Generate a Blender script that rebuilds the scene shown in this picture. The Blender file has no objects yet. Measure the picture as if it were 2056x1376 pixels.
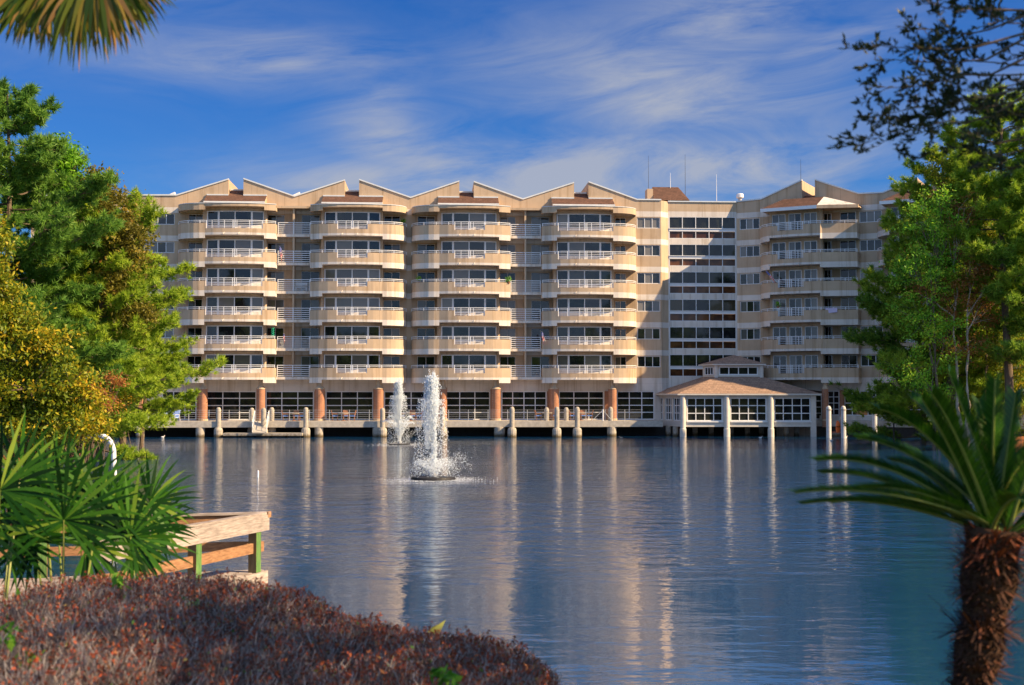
import bpy, math, random
import numpy as np
from math import sin, cos, pi, radians, sqrt, atan2
from mathutils import Vector
random.seed(7); np.random.seed(7)
SC = bpy.context.scene
COL = SC.collection

# ------------------------------------------------------------------ camera
F = 2600.0; CX, CY = 1028.0, 688.0; HZ = 787.0; EYE = 4.3
PITCH = math.atan((HZ-CY)/F)
cam_d = bpy.data.cameras.new('camera'); cam = bpy.data.objects.new('camera', cam_d); COL.objects.link(cam)
cam.location = (0, 0, EYE); cam.rotation_euler = (pi/2+PITCH, 0, 0)
cam_d.sensor_width = 36.0; cam_d.lens = 36.0*F/2056.0
cam_d.clip_start = 0.1; cam_d.clip_end = 6000
cam_d.dof.use_dof = True; cam_d.dof.focus_distance = 110.0; cam_d.dof.aperture_fstop = 3.2
SC.camera = cam
# ------------------------------------------------------------------ light
SUN_AZ = radians(73)      # from the camera's back (-y) towards +x
SUN_EL = radians(35)
sd = Vector((sin(SUN_AZ)*cos(SUN_EL), -cos(SUN_AZ)*cos(SUN_EL), sin(SUN_EL)))   # towards the sun
sun_d = bpy.data.lights.new('sun', 'SUN'); sun = bpy.data.objects.new('sun', sun_d); COL.objects.link(sun)
sun_d.energy = 5.0; sun_d.angle = radians(0.5); sun_d.color = (1.0, 0.73, 0.42)
sun.rotation_euler = sd.to_track_quat('Z', 'Y').to_euler(); sun.location = (60, -40, 80)
W = bpy.data.worlds.new("World"); SC.world = W; W.use_nodes = True
wn = W.node_tree.nodes; wl = W.node_tree.links; wn.clear()
def wnode(t, **kw):
    n = wn.new(t)
    for k, v in kw.items(): setattr(n, k, v)
    return n
def wmath(op, a, b=None, c=None, clamp=False):
    n = wn.new('ShaderNodeMath'); n.operation = op; n.use_clamp = clamp
    for i, v in enumerate((a, b, c)):
        if v is None: continue
        if isinstance(v, (int, float)): n.inputs[i].default_value = v
        else: wl.new(v, n.inputs[i])
    return n.outputs[0]
sky = wnode('ShaderNodeTexSky', sky_type='NISHITA', sun_disc=False)
sky.sun_elevation = SUN_EL; sky.sun_rotation = pi - SUN_AZ; sky.air_density = 1.0; sky.dust_density = 0.3; sky.ozone_density = 2.5
hs = wnode('ShaderNodeHueSaturation'); hs.inputs['Saturation'].default_value = 1.3; hs.inputs['Value'].default_value = 1.0
wl.new(sky.outputs[0], hs.inputs['Color'])
tint = wnode('ShaderNodeMix', data_type='RGBA', blend_type='MULTIPLY'); tint.inputs[0].default_value = 1.0
wl.new(hs.outputs[0], tint.inputs[6]); tint.inputs[7].default_value = (0.145, 0.31, 0.54, 1)
# cirrus
tc = wnode('ShaderNodeTexCoord'); sx = wnode('ShaderNodeSeparateXYZ'); wl.new(tc.outputs['Generated'], sx.inputs[0])
el = wmath('ARCSINE', sx.outputs[2]); azn = wnode('ShaderNodeMath', operation='ARCTAN2'); wl.new(sx.outputs[0], azn.inputs[0]); wl.new(sx.outputs[1], azn.inputs[1]); az = azn.outputs[0]
def wcomb(x, y, z=0.0):
    n = wn.new('ShaderNodeCombineXYZ')
    for i, v in enumerate((x, y, z)):
        if isinstance(v, (int, float)): n.inputs[i].default_value = v
        else: wl.new(v, n.inputs[i])
    return n.outputs[0]
def wnoise(vec, scale, detail=8, rough=.6, dist=0.0):
    n = wn.new('ShaderNodeTexNoise'); n.inputs['Scale'].default_value = scale; n.inputs['Detail'].default_value = detail
    n.inputs['Roughness'].default_value = rough; n.inputs['Distortion'].default_value = dist; wl.new(vec, n.inputs['Vector']); return n.outputs[0]
def blob(ca, ce, ra, re, sl=0.0):   # soft region in azimuth/elevation (radians), sl = tilt
    da = wmath('SUBTRACT', az, ca); de = wmath('SUBTRACT', wmath('SUBTRACT', el, ce), wmath('MULTIPLY', da, sl))
    a = wmath('POWER', wmath('DIVIDE', wmath('ABSOLUTE', da), ra), 2.0); b = wmath('POWER', wmath('DIVIDE', wmath('ABSOLUTE', de), re), 2.0)
    return wmath('EXPONENT', wmath('MULTIPLY', wmath('ADD', a, b), -1.0))
fib = wnoise(wcomb(wmath('MULTIPLY', az, 5.0), wmath('MULTIPLY', wmath('ADD', el, wmath('MULTIPLY', az, -0.10)), 22.0)), 1.3, 9, .62, .9)
big = wnoise(wcomb(wmath('MULTIPLY', az, 4.0), wmath('MULTIPLY', el, 9.0), 3.1), 1.2, 4, .5, .4)
cov = None
for args in [(-0.20, 0.248, .11, .022, .02), (-0.10, .200, .045, .035, -.35), (-0.045, .172, .07, .030, -.15), (.02, .165, .16, .03, .05), (.12, .235, .14, .035, -.1), (-0.10, .16, .12, .018, 0), (.17, .28, .10, .03, .1), (.23, .245, .07, .02, .35), (.13, .175, .16, .022, 0), (.62, .22, .3, .05, .1), (-.6, .3, .3, .06, 0), (2.6, .4, .5, .1, 0)]:
    b = blob(*args); cov = b if cov is None else wmath('MAXIMUM', cov, b)
lowband0 = wmath('MULTIPLY', wmath('EXPONENT', wmath('MULTIPLY', wmath('ABSOLUTE', wmath('SUBTRACT', el, .14)), -14.0)), .75)
sidef = wmath('EXPONENT', wmath('MULTIPLY', wmath('POWER', wmath('DIVIDE', wmath('ABSOLUTE', wmath('SUBTRACT', az, .05)), .24), 2.0), -1.0))
cov = wmath('ADD', cov, wmath('MULTIPLY', lowband0, sidef))
m = wmath('MULTIPLY', cov, wmath('MULTIPLY_ADD', fib, 2.0, -0.52), None)
m = wmath('MULTIPLY', m, wmath('MULTIPLY_ADD', big, 1.3, 0.30), None)
m = wmath('MINIMUM', wmath('MAXIMUM', m, 0.0), 0.80)
cm = wnode('ShaderNodeMix', data_type='RGBA'); wl.new(m, cm.inputs[0]); wl.new(tint.outputs[2], cm.inputs[6]); cm.inputs[7].default_value = (2.15, 2.25, 2.55, 1)
# unseen bright cloud added behind the viewer as fill light for the facade
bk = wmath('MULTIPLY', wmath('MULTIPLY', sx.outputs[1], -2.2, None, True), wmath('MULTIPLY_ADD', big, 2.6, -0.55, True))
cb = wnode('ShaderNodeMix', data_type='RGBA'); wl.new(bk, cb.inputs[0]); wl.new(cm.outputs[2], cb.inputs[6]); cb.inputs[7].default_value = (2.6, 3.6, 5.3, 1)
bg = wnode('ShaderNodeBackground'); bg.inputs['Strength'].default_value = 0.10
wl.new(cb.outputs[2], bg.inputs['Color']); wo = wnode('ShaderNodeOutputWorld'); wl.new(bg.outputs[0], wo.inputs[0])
SC.view_settings.view_transform = 'Standard'; SC.view_settings.look = 'None'; SC.view_settings.gamma = 1.0; SC.view_settings.exposure = 1.10
SC.render.engine = 'CYCLES'
SC.cycles.max_bounces = 6; SC.cycles.transparent_max_bounces = 6

# ------------------------------------------------------------------ helpers
def ray(u, v):
    xr = (u-CX)/F; up = (CY-v)/F
    return xr, cos(PITCH)-up*sin(PITCH), sin(PITCH)+up*cos(PITCH)
def at(u, v, y):                      # the point seen at a spot of the photo when it stands y metres away
    a, b, c = ray(u, v); k = y/b
    return Vector((a*k, y, EYE+c*k))
def on_water(u, v, z=0.0):
    a, b, c = ray(u, v); k = (z-EYE)/c
    return Vector((a*k, b*k, z))
class Frame:
    def __init__(s, ox, oy, th): s.o = (ox, oy); s.c = cos(th); s.s = sin(th)
    def __call__(s, p):
        a, t, z = p
        return (s.o[0]+a*s.c+t*s.s, s.o[1]+a*s.s-t*s.c, z)
    def S(f, u, t=0.0, v=600):
        xr, yb, _ = ray(u, v); a = xr/yb
        return (a*(f.o[1]-t*f.c)-f.o[0]-t*f.s)/(f.c-a*f.s)
IDF = lambda p: p
class MB:
    def __init__(s, frame=IDF): s.v = []; s.f = []; s.m = []; s.fr = frame; s.attr = []
    def face(s, pts, mi=0, a=0.0):
        n = len(s.v); s.v += [s.fr(tuple(p)) for p in pts]; s.f.append(tuple(range(n, n+len(pts)))); s.m.append(mi); s.attr.append(a)
    def hexa(s, b, t, mi=0, a=0.0):     # b, t: 4 bottom points, 4 top points (same order)
        n = len(s.v); s.v += [s.fr(tuple(p)) for p in list(b)+list(t)]
        for q in ((3, 2, 1, 0), (4, 5, 6, 7), (0, 1, 5, 4), (1, 2, 6, 5), (2, 3, 7, 6), (3, 0, 4, 7)):
            s.f.append(tuple(n+i for i in q)); s.m.append(mi); s.attr.append(a)
    def box(s, x0, x1, y0, y1, z0, z1, mi=0, a=0.0):
        s.hexa([(x0, y0, z0), (x1, y0, z0), (x1, y1, z0), (x0, y1, z0)], [(x0, y0, z1), (x1, y0, z1), (x1, y1, z1), (x0, y1, z1)], mi, a)
    def prism(s, poly, z0, z1, mi=0):   # poly in xy
        n = len(s.v); k = len(poly)
        s.v += [s.fr((p[0], p[1], z0)) for p in poly]+[s.fr((p[0], p[1], z1)) for p in poly]
        s.f.append(tuple(n+i for i in reversed(range(k)))); s.f.append(tuple(n+k+i for i in range(k)))
        for i in range(k): j = (i+1) % k; s.f.append((n+i, n+j, n+k+j, n+k+i))
        s.m += [mi]*(k+2); s.attr += [0.0]*(k+2)
    def tube(s, pts, r, sides=6, mi=0, cap=True, a=0.0):
        pts = [Vector(p) for p in pts]; n0 = len(s.v); k = len(pts)
        rs = r if isinstance(r, (list, tuple)) else [r]*k
        for i, p in enumerate(pts):
            d = (pts[min(i+1, k-1)]-pts[max(i-1, 0)]).normalized()
            x = d.cross(Vector((0, 0, 1)));
            if x.length < 1e-3: x = Vector((1, 0, 0))
            x.normalize(); y = d.cross(x)
            for j in range(sides):
                an = 2*pi*j/sides+pi/4
                s.v.append(s.fr(tuple(p+x*(cos(an)*rs[i])+y*(sin(an)*rs[i]))))
        for i in range(k-1):
            for j in range(sides):
                j2 = (j+1) % sides; s.f.append((n0+i*sides+j, n0+i*sides+j2, n0+(i+1)*sides+j2, n0+(i+1)*sides+j)); s.m.append(mi); s.attr.append(a)
        if cap:
            s.f.append(tuple(n0+j for j in reversed(range(sides)))); s.f.append(tuple(n0+(k-1)*sides+j for j in range(sides))); s.m += [mi, mi]; s.attr += [a, a]
    def lathe(s, cx, cy, prof, sides=16, mi=0):
        n0 = len(s.v); k = len(prof)
        for r, z in prof:
            for j in range(sides):
                an = 2*pi*j/sides; s.v.append(s.fr((cx+r*cos(an), cy+r*sin(an), z)))
        for i in range(k-1):
            for j in range(sides):
                j2 = (j+1) % sides; s.f.append((n0+i*sides+j, n0+i*sides+j2, n0+(i+1)*sides+j2, n0+(i+1)*sides+j)); s.m.append(mi); s.attr.append(0.0)
        s.f.append(tuple(n0+j for j in reversed(range(sides)))); s.f.append(tuple(n0+(k-1)*sides+j for j in range(sides))); s.m += [mi, mi]; s.attr += [0, 0]
    def build(s, name, mats, parent=None, smooth=False, loc=None):
        if not isinstance(mats, (list, tuple)): mats = [mats]
        o = Vector((0, 0, 0))
        p = parent
        while p is not None: o = o+p.location; p = p.parent
        if parent is None and loc is not None: o = Vector(loc)
        me = bpy.data.meshes.new(name); me.from_pydata([(v[0]-o.x, v[1]-o.y, v[2]-o.z) for v in s.v], [], s.f)
        for m_ in mats: me.materials.append(m_)
        me.polygons.foreach_set('material_index', s.m)
        at_ = me.attributes.new('pv', 'FLOAT', 'FACE'); at_.data.foreach_set('value', s.attr)
        if smooth: me.polygons.foreach_set('use_smooth', [True]*len(s.f))
        me.update()
        ob = bpy.data.objects.new(name, me); COL.objects.link(ob)
        if parent is not None: ob.parent = parent
        elif loc is not None: ob.location = loc
        return ob
def arr_mesh(name, V, nper, attr, mat, parent=None, loc=(0, 0, 0), idx=None):
    """V: (N, nper, 3) separate polygons, attr per polygon; fast"""
    V = np.asarray(V, dtype=np.float32); N = V.shape[0]
    o = Vector((0, 0, 0)); p = parent
    while p is not None: o = o+p.location; p = p.parent
    if parent is None: o = Vector(loc)
    V = V-np.array(o[:], dtype=np.float32)
    me = bpy.data.meshes.new(name)
    me.vertices.add(N*nper); me.vertices.foreach_set('co', V.reshape(-1))
    me.loops.add(N*nper); me.loops.foreach_set('vertex_index', np.arange(N*nper, dtype=np.int32))
    me.polygons.add(N); me.polygons.foreach_set('loop_start', np.arange(0, N*nper, nper, dtype=np.int32)); me.polygons.foreach_set('loop_total', np.full(N, nper, dtype=np.int32))
    a_ = me.attributes.new('pv', 'FLOAT', 'FACE'); a_.data.foreach_set('value', np.asarray(attr, dtype=np.float32))
    me.materials.append(mat)
    if idx is not None: pass
    me.update(calc_edges=True); me.validate()
    ob = bpy.data.objects.new(name, me); COL.objects.link(ob)
    if parent is not None: ob.parent = parent
    else: ob.location = loc
    return ob
def tag(o, label=None, cat=None, group=None, kind=None):
    if label: o['label'] = label
    if cat: o['category'] = cat
    if group: o['group'] = group
    if kind: o['kind'] = kind
    return o
def thing(name, loc, label, cat, group=None):
    o = bpy.data.objects.new(name, None); COL.objects.link(o); o.location = loc; o.empty_display_size = .3
    return tag(o, label, cat, group)
def kids(o): return [c for c in bpy.data.objects if c.parent == o]
def copy_tree(o, parent=None, dz=0.0):
    ch = kids(o)
    c = o.copy(); COL.objects.link(c); c.parent = parent if parent is not None else o.parent
    if dz: c.location = (o.location.x, o.location.y, o.location.z+dz)
    for k in ch: copy_tree(k, c)
    return c

# ------------------------------------------------------------------ materials
class NT:
    def __init__(s, name):
        s.mat = bpy.data.materials.new(name); s.mat.use_nodes = True; s.t = s.mat.node_tree; s.n = s.t.nodes; s.l = s.t.links
        s.b = s.n['Principled BSDF']; s.out = s.n['Material Output']
    def add(s, t, **kw):
        n = s.n.new(t)
        for k, v in kw.items(): setattr(n, k, v)
        return n
    def put(s, sock, v):
        if isinstance(v, (int, float)): sock.default_value = v
        elif isinstance(v, tuple): sock.default_value = v if len(v) == 4 or len(sock.default_value) == 3 else v+(1,)
        else: s.l.new(v, sock)
    def math(s, op, a, b=None, c=None, clamp=False):
        n = s.add('ShaderNodeMath', operation=op, use_clamp=clamp)
        for i, v in enumerate((a, b, c)):
            if v is not None: s.put(n.inputs[i], v)
        return n.outputs[0]
    def mix(s, f, a, b, mode='MIX'):
        n = s.add('ShaderNodeMix', data_type='RGBA', blend_type=mode); s.put(n.inputs[0], f); s.put(n.inputs[6], a); s.put(n.inputs[7], b); return n.outputs[2]
    def noise(s, vec=None, scale=1, detail=4, rough=.5, sc3=None):
        n = s.add('ShaderNodeTexNoise'); n.inputs['Scale'].default_value = scale; n.inputs['Detail'].default_value = detail; n.inputs['Roughness'].default_value = rough
        if vec is None: vec = s.pos()
        if sc3:
            m_ = s.add('ShaderNodeMapping'); m_.inputs['Scale'].default_value = sc3; s.l.new(vec, m_.inputs[0]); vec = m_.outputs[0]
        s.l.new(vec, n.inputs['Vector']); return n.outputs[0]
    def pos(s): return s.add('ShaderNodeNewGeometry').outputs['Position']
    def xyz(s):
        n = s.add('ShaderNodeSeparateXYZ'); s.l.new(s.pos(), n.inputs[0]); return n.outputs
    def attr(s, name='pv'):
        n = s.add('ShaderNodeAttribute'); n.attribute_name = name; return n.outputs['Fac']
    def orand(s): return s.add('ShaderNodeObjectInfo').outputs['Random']
    def ramp(s, f, stops, interp='LINEAR'):
        n = s.add('ShaderNodeValToRGB'); r = n.color_ramp; r.interpolation = interp
        while len(r.elements) < len(stops): r.elements.new(.5)
        for e, (p, c) in zip(r.elements, stops): e.position = p; e.color = c+(1,)
        s.put(n.inputs[0], f); return n.outputs[0]
    def bump(s, h, strength=.5, dist=.05):
        n = s.add('ShaderNodeBump'); n.inputs['Strength'].default_value = strength; n.inputs['Distance'].default_value = dist; s.l.new(h, n.inputs['Height']); s.l.new(n.outputs[0], s.b.inputs['Normal'])
    def fin(s, col=None, rough=.7, spec=.3, **kw):
        if col is not None: s.put(s.b.inputs['Base Color'], col)
        s.put(s.b.inputs['Roughness'], rough); s.put(s.b.inputs['Specular IOR Level'], spec)
        for k, v in kw.items(): s.put(s.b.inputs[k.replace('_', ' ')], v)
        return s.mat
def simple(name, c, rough=.6, var=.15, scale=2.0, spec=.3, sc3=None, **kw):
    t = NT(name); n = t.noise(scale=scale, detail=6, rough=.6, sc3=sc3)
    f = t.math('MULTIPLY_ADD', n, 2*var, 1-var)
    return t.fin(t.mix(1.0, c+(1,), t.add('ShaderNodeCombineColor').outputs[0] if 0 else t.ramp(n, [(0.2, (1-var,)*3), (0.8, (1+var,)*3)]), 'MULTIPLY'), rough, spec, **kw)
TAN = (.52, .40, .285); LIGHT = (.70, .655, .61)
def stucco(name, mode):
    t = NT(name); x, y, z = t.xyz()
    if mode == 'band':
        fr = t.math('MODULO', t.math('SUBTRACT', z, 5.14-28), 2.8)
        inb = t.math('LESS_THAN', fr, .55)
        inb = t.math('MULTIPLY', inb, t.math('LESS_THAN', z, 22.6))
        inb = t.math('MAXIMUM', inb, t.math('LESS_THAN', z, 5.69))
        base = t.mix(inb, TAN, LIGHT)
        g1 = t.math('LESS_THAN', fr, .02)           # joint line
        base = t.mix(t.math('MULTIPLY', g1, .35), base, (.2, .15, .1, 1))
    elif mode == 'tan': base = t.mix(0.0, TAN, LIGHT)
    elif mode == 'light': base = t.mix(1.0, TAN, LIGHT)
    st = t.noise(scale=1.0, detail=5, rough=.65, sc3=(2.2, 2.2, .12))
    jn = t.math('LESS_THAN', t.math('FRACT', t.math('MULTIPLY', x, .31)), .012); base = t.mix(t.math('MULTIPLY', jn, .45), base, (.22, .17, .13, 1))
    st2 = t.noise(scale=.5, detail=6, rough=.6)
    f = t.ramp(st, [(.50, (1, 1, 1)), (.70, (.66, .60, .52))])
    f2 = t.ramp(st2, [(.3, (.84, .84, .85)), (.7, (1.06, 1.04, 1.02))])
    c = t.mix(.8, base, f, 'MULTIPLY'); c = t.mix(1.0, c, f2, 'MULTIPLY')
    t.bump(t.noise(scale=14, detail=3), .25, .02)
    return t.fin(c, .85, .2)
M = {}
M['band'] = stucco('stucco_banded', 'band'); M['tan'] = stucco('stucco_tan', 'tan'); M['light'] = stucco('stucco_light', 'light')
M['white'] = simple('white_paint', (.74, .76, .80), .45, .06, 3)
M['flash'] = simple('roof_flashing', (.62, .66, .70), .4, .1, 3)
def brick(name, c1, c2, mortar, scale=1.0):
    t = NT(name); x, y, z = t.xyz()
    v = t.add('ShaderNodeCombineXYZ'); t.put(v.inputs[0], t.math('ADD', x, t.math('MULTIPLY', y, .7))); t.put(v.inputs[1], z)
    b = t.add('ShaderNodeTexBrick'); b.inputs['Scale'].default_value = scale; b.inputs['Brick Width'].default_value = .24; b.inputs['Row Height'].default_value = .085; b.inputs['Mortar Size'].default_value = .008
    t.put(b.inputs['Color1'], c1); t.put(b.inputs['Color2'], c2); t.put(b.inputs['Mortar'], mortar); t.l.new(v.outputs[0], b.inputs['Vector'])
    n = t.noise(scale=1.5, detail=5)
    return t.fin(t.mix(1.0, b.outputs[0], t.ramp(n, [(.3, (.8, .8, .8)), (.7, (1.15, 1.1, 1.1))]), 'MULTIPLY'), .85, .2)
M['cream'] = simple('cream_paint', (.60, .57, .53), .6, .14, 1.5)
M['whitepile'] = simple('white_sleeve', (.58, .58, .60), .6, .18, 3)
M['brick'] = brick('red_brick', (.42, .19, .10), (.35, .15, .08), (.36, .25, .2))
def shingle(name, c1, c2):
    t = NT(name); x, y, z = t.xyz()
    v = t.add('ShaderNodeCombineXYZ'); t.put(v.inputs[0], x); t.put(v.inputs[1], t.math('MULTIPLY', t.math('ADD', z, t.math('MULTIPLY', y, -.25)), 1.6))
    b = t.add('ShaderNodeTexBrick'); b.inputs['Scale'].default_value = 1.0; b.inputs['Brick Width'].default_value = .33; b.inputs['Row Height'].default_value = .16; b.inputs['Mortar Size'].default_value = .012
    t.put(b.inputs['Color1'], c1); t.put(b.inputs['Color2'], c2); t.put(b.inputs['Mortar'], (c1[0]*.5, c1[1]*.5, c1[2]*.5)); t.l.new(v.outputs[0], b.inputs['Vector'])
    n = t.noise(scale=2.5, detail=7, rough=.7)
    return t.fin(t.mix(1.0, b.outputs[0], t.ramp(n, [(.3, (.75, .75, .75)), (.7, (1.2, 1.15, 1.1))]), 'MULTIPLY'), .9, .15)
M['shingle'] = shingle('brown_shingle', (.15, .085, .065), (.11, .065, .05))
M['shingle2'] = shingle('tan_shingle', (.36, .25, .195), (.28, .195, .15))
def glass(name, lo=.45, dark=(.010, .012, .016), b1=(.085, .088, .09), b2=(.19, .18, .165), spec=.6):
    t = NT(name); x, y, z = t.xyz()
    r = t.math('FRACT', t.math('ADD', t.math('MULTIPLY', t.attr(), 7.31), t.math('MULTIPLY', t.orand(), 3.7)))
    r2 = t.math('FRACT', t.math('MULTIPLY', r, 13.7))
    isb = t.math('GREATER_THAN', r, t.math('MULTIPLY_ADD', t.math('LESS_THAN', z, 12.0), .38, lo-.12))  # panes darker low down: reflected trees put into their colour
    blind = t.mix(r2, b1, b2)
    n = t.noise(scale=.9, detail=4)
    dk = t.mix(t.ramp(n, [(.45, (0, 0, 0)), (.6, (1, 1, 1))]), dark, (dark[0]*2.4, dark[1]*2.4, dark[2]*1.6))
    t.bump(t.noise(scale=.6, detail=1), .12, .04)
    return t.fin(t.mix(isb, dk, blind), .04, spec, IOR=1.5)
M['glass'] = glass('window_glass', .58); M['glassd'] = glass('dark_window_glass', .9, (.010, .011, .014), (.035, .03, .02), (.08, .06, .035), .45)
M['brownpane'] = glass('brown_spandrel_glass', 2, (.055, .022, .013), spec=.3)
M['conc'] = simple('weathered_concrete', (.42, .39, .35), .9, .30, 3, .2)
def pilem():
    t = NT('pale_concrete'); x, y, z = t.xyz(); n = t.noise(scale=4, detail=7, rough=.65)
    c = t.mix(1.0, (.40, .37, .33, 1), t.ramp(n, [(.3, (.72, .72, .72)), (.7, (1.18, 1.15, 1.1))]), 'MULTIPLY')
    zz = t.math('ADD', z, t.math('MULTIPLY', n, .5)); c = t.mix(t.ramp(zz, [(.35, (1, 1, 1)), (.62, (0, 0, 0))]), c, (.11, .085, .05, 1))
    return t.fin(c, .9, .15)
M['pile'] = pilem()
M['dark'] = simple('dark_seawall', (.035, .035, .035), .9, .3, 2, sc3=(4, 4, .5))
M['metal'] = simple('grey_metal', (.45, .47, .5), .35, .1, 3)
M['doorshine'] = simple('orange_door_reflection', (.62, .26, .09), .5, .15, 3)  # orange reflection of a glass door, put into its base colour
M['black'] = simple('black_plastic', (.02, .02, .022), .5, .1, 3)
M['blue'] = simple('blue_plastic', (.10, .25, .75), .5, .1, 3)
M['rust'] = simple('rattan_brown', (.28, .12, .06), .8, .1, 8)
M['orange'] = simple('orange_plastic', (.85, .16, .03), .45, .05, 3)
M['redwood'] = simple('red_painted_deck', (.50, .15, .10), .8, .2, 4)
def wood(name, c, c2, sc=(1, 1, 1)):
    t = NT(name); n = t.noise(scale=6, detail=8, rough=.7, sc3=sc); n2 = t.noise(scale=1.2, detail=4)
    c_ = t.mix(t.ramp(n, [(.35, (0, 0, 0)), (.65, (1, 1, 1))]), c, c2)
    t.bump(n, .5, .01)
    return t.fin(t.mix(1.0, c_, t.ramp(n2, [(.3, (.75, .75, .75)), (.7, (1.15, 1.15, 1.15))]), 'MULTIPLY'), .85, .2)
M['wgrey'] = wood('weathered_grey_wood', (.22, .18, .155), (.50, .43, .38), (.6, .6, 8))
M['worange'] = wood('orange_brown_wood', (.20, .10, .05), (.40, .22, .11), (1, 1, 6))
M['wpost'] = wood('dark_post_wood', (.15, .10, .05), (.25, .17, .08), (5, 5, .6))
M['wgreen'] = wood('green_stained_wood', (.06, .16, .045), (.16, .27, .08), (5, 5, .6))
M['bark'] = wood('bark', (.09, .065, .045), (.20, .15, .11), (5, 5, 1))
M['barkpale'] = wood('pale_bark', (.30, .25, .20), (.52, .45, .38), (6, 6, 1))
def leafmat(name, stops, rough=.5, trans=.45, spec=.3):
    t = NT(name); c = t.ramp(t.attr(), stops)
    t.fin(c, rough, spec)
    tr = t.add('ShaderNodeBsdfTranslucent'); t.l.new(c, tr.inputs[0])
    ms = t.add('ShaderNodeMixShader'); ms.inputs[0].default_value = trans; t.l.new(t.b.outputs[0], ms.inputs[1]); t.l.new(tr.outputs[0], ms.inputs[2]); t.l.new(ms.outputs[0], t.out.inputs[0])
    return t.mat
M['pine'] = leafmat('pine_needles', [(0, (.04, .11, .012)), (.5, (.17, .32, .03)), (1, (.36, .50, .06))])
M['pine2'] = leafmat('yellow_pine_needles', [(0, (.07, .16, .012)), (.5, (.27, .42, .03)), (1, (.52, .62, .06))])
M['pine3'] = leafmat('blue_green_pine_needles', [(0, (.03, .10, .02)), (.5, (.12, .27, .04)), (1, (.27, .45, .06))])
M['olive'] = leafmat('olive_leaves', [(0, (.05, .05, .008)), (.5, (.17, .16, .02)), (.85, (.33, .28, .03)), (1, (.42, .16, .04))])
M['lime'] = leafmat('spring_leaves', [(0, (.07, .20, .015)), (.5, (.20, .46, .03)), (1, (.38, .66, .05))], trans=.5)
M['green'] = leafmat('green_leaves', [(0, (.04, .15, .012)), (.5, (.16, .42, .03)), (1, (.34, .62, .06))], trans=.4)
M['mixed'] = leafmat('mixed_green_leaves', [(0, (.02, .07, .01)), (.3, (.12, .34, .02)), (.65, (.34, .64, .04)), (.86, (.56, .66, .05)), (1, (.65, .32, .06))])
M['yellow'] = leafmat('yellow_green_leaves', [(0, (.05, .10, .008)), (.4, (.22, .28, .015)), (.72, (.56, .42, .02)), (1, (.72, .30, .02))], trans=.4)
M['redleaf'] = leafmat('reddish_leaves', [(0, (.15, .08, .02)), (.5, (.30, .13, .03)), (1, (.42, .20, .05))], trans=.4)
M['oak'] = leafmat('dark_oak_leaves', [(0, (.012, .025, .012)), (.6, (.035, .06, .025)), (.9, (.10, .09, .02)), (1, (.22, .08, .03))], trans=.2)
M['palmetto'] = leafmat('palmetto_leaf', [(0, (.004, .022, .003)), (.45, (.014, .075, .006)), (.8, (.06, .19, .015)), (1, (.30, .40, .05))], .45, .35, .2)
M['under'] = leafmat('undergrowth_leaves', [(0, (.03, .05, .01)), (.4, (.09, .12, .02)), (.7, (.24, .17, .05)), (1, (.48, .20, .07))])
M['sago'] = leafmat('sago_leaf', [(0, (.008, .04, .005)), (.5, (.03, .115, .008)), (.9, (.11, .24, .02)), (1, (.30, .40, .05))], .35, .25, .35)
M['sabal'] = leafmat('cabbage_palm_leaf', [(0, (.02, .06, .008)), (.45, (.09, .14, .015)), (.8, (.24, .18, .03)), (1, (.50, .27, .10))], .4, .4)
M['hedge'] = leafmat('hedge_leaves', [(0, (.05, .03, .02)), (.30, (.20, .07, .035)), (.62, (.46, .085, .030)), (.80, (.48, .20, .07)), (.92, (.36, .32, .10)), (1, (.12, .26, .04))], .6, .25)
M['twig'] = leafmat('hedge_twigs', [(0, (.08, .055, .045)), (.5, (.24, .19, .165)), (1, (.62, .55, .50))], .8, .1)
M['grassm'] = leafmat('grass_blades', [(0, (.03, .07, .01)), (.5, (.09, .15, .02)), (1, (.22, .22, .05))], .6, .4)
M['azalea'] = leafmat('orange_shrub_leaves', [(0, (.20, .07, .02)), (.5, (.40, .16, .04)), (1, (.50, .28, .08))])
def dropmat():
    t = NT('white_water'); t.fin((.90, .95, 1.0), .4, .5)
    tr = t.add('ShaderNodeBsdfTranslucent'); tr.inputs[0].default_value = (.92, .97, 1, 1)
    ms = t.add('ShaderNodeMixShader'); ms.inputs[0].default_value = .45; t.l.new(t.b.outputs[0], ms.inputs[1]); t.l.new(tr.outputs[0], ms.inputs[2]); t.l.new(ms.outputs[0], t.out.inputs[0])
    return t.mat
M['drops'] = dropmat()

# ------------------------------------------------------------------ water & terrain
def water_mat():
    t = NT('lake_water')
    fine = t.noise(scale=2.4, detail=3, rough=.55, sc3=(.9, 1.4, 1))
    mid = t.noise(scale=.7, detail=3, rough=.55, sc3=(.7, 1.5, 1))
    patch = t.noise(scale=.035, detail=4, rough=.6, sc3=(.5, 2.2, 1))
    yy = t.xyz()[1]
    shelter = t.ramp(t.math('DIVIDE', yy, 100.0), [(.22, (.12,)*3), (.29, (.26,)*3), (.42, (1.3,)*3), (.75, (.95,)*3), (1, (.45,)*3)])
    amp = t.math('MULTIPLY', t.ramp(patch, [(.35, (.45,)*3), (.65, (1.0,)*3)]), shelter)
    h = t.math('MULTIPLY', t.math('ADD', t.math('MULTIPLY', fine, .050), t.math('MULTIPLY', mid, .15)), amp)
    b = t.add('ShaderNodeBump'); b.inputs['Strength'].default_value = 1.0; b.inputs['Distance'].default_value = 1.0
    t.l.new(h, b.inputs['Height']); t.l.new(b.outputs[0], t.b.inputs['Normal'])
    return t.fin((.006, .048, .135), .05, .5, IOR=1.95)
M['water'] = water_mat()
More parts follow.
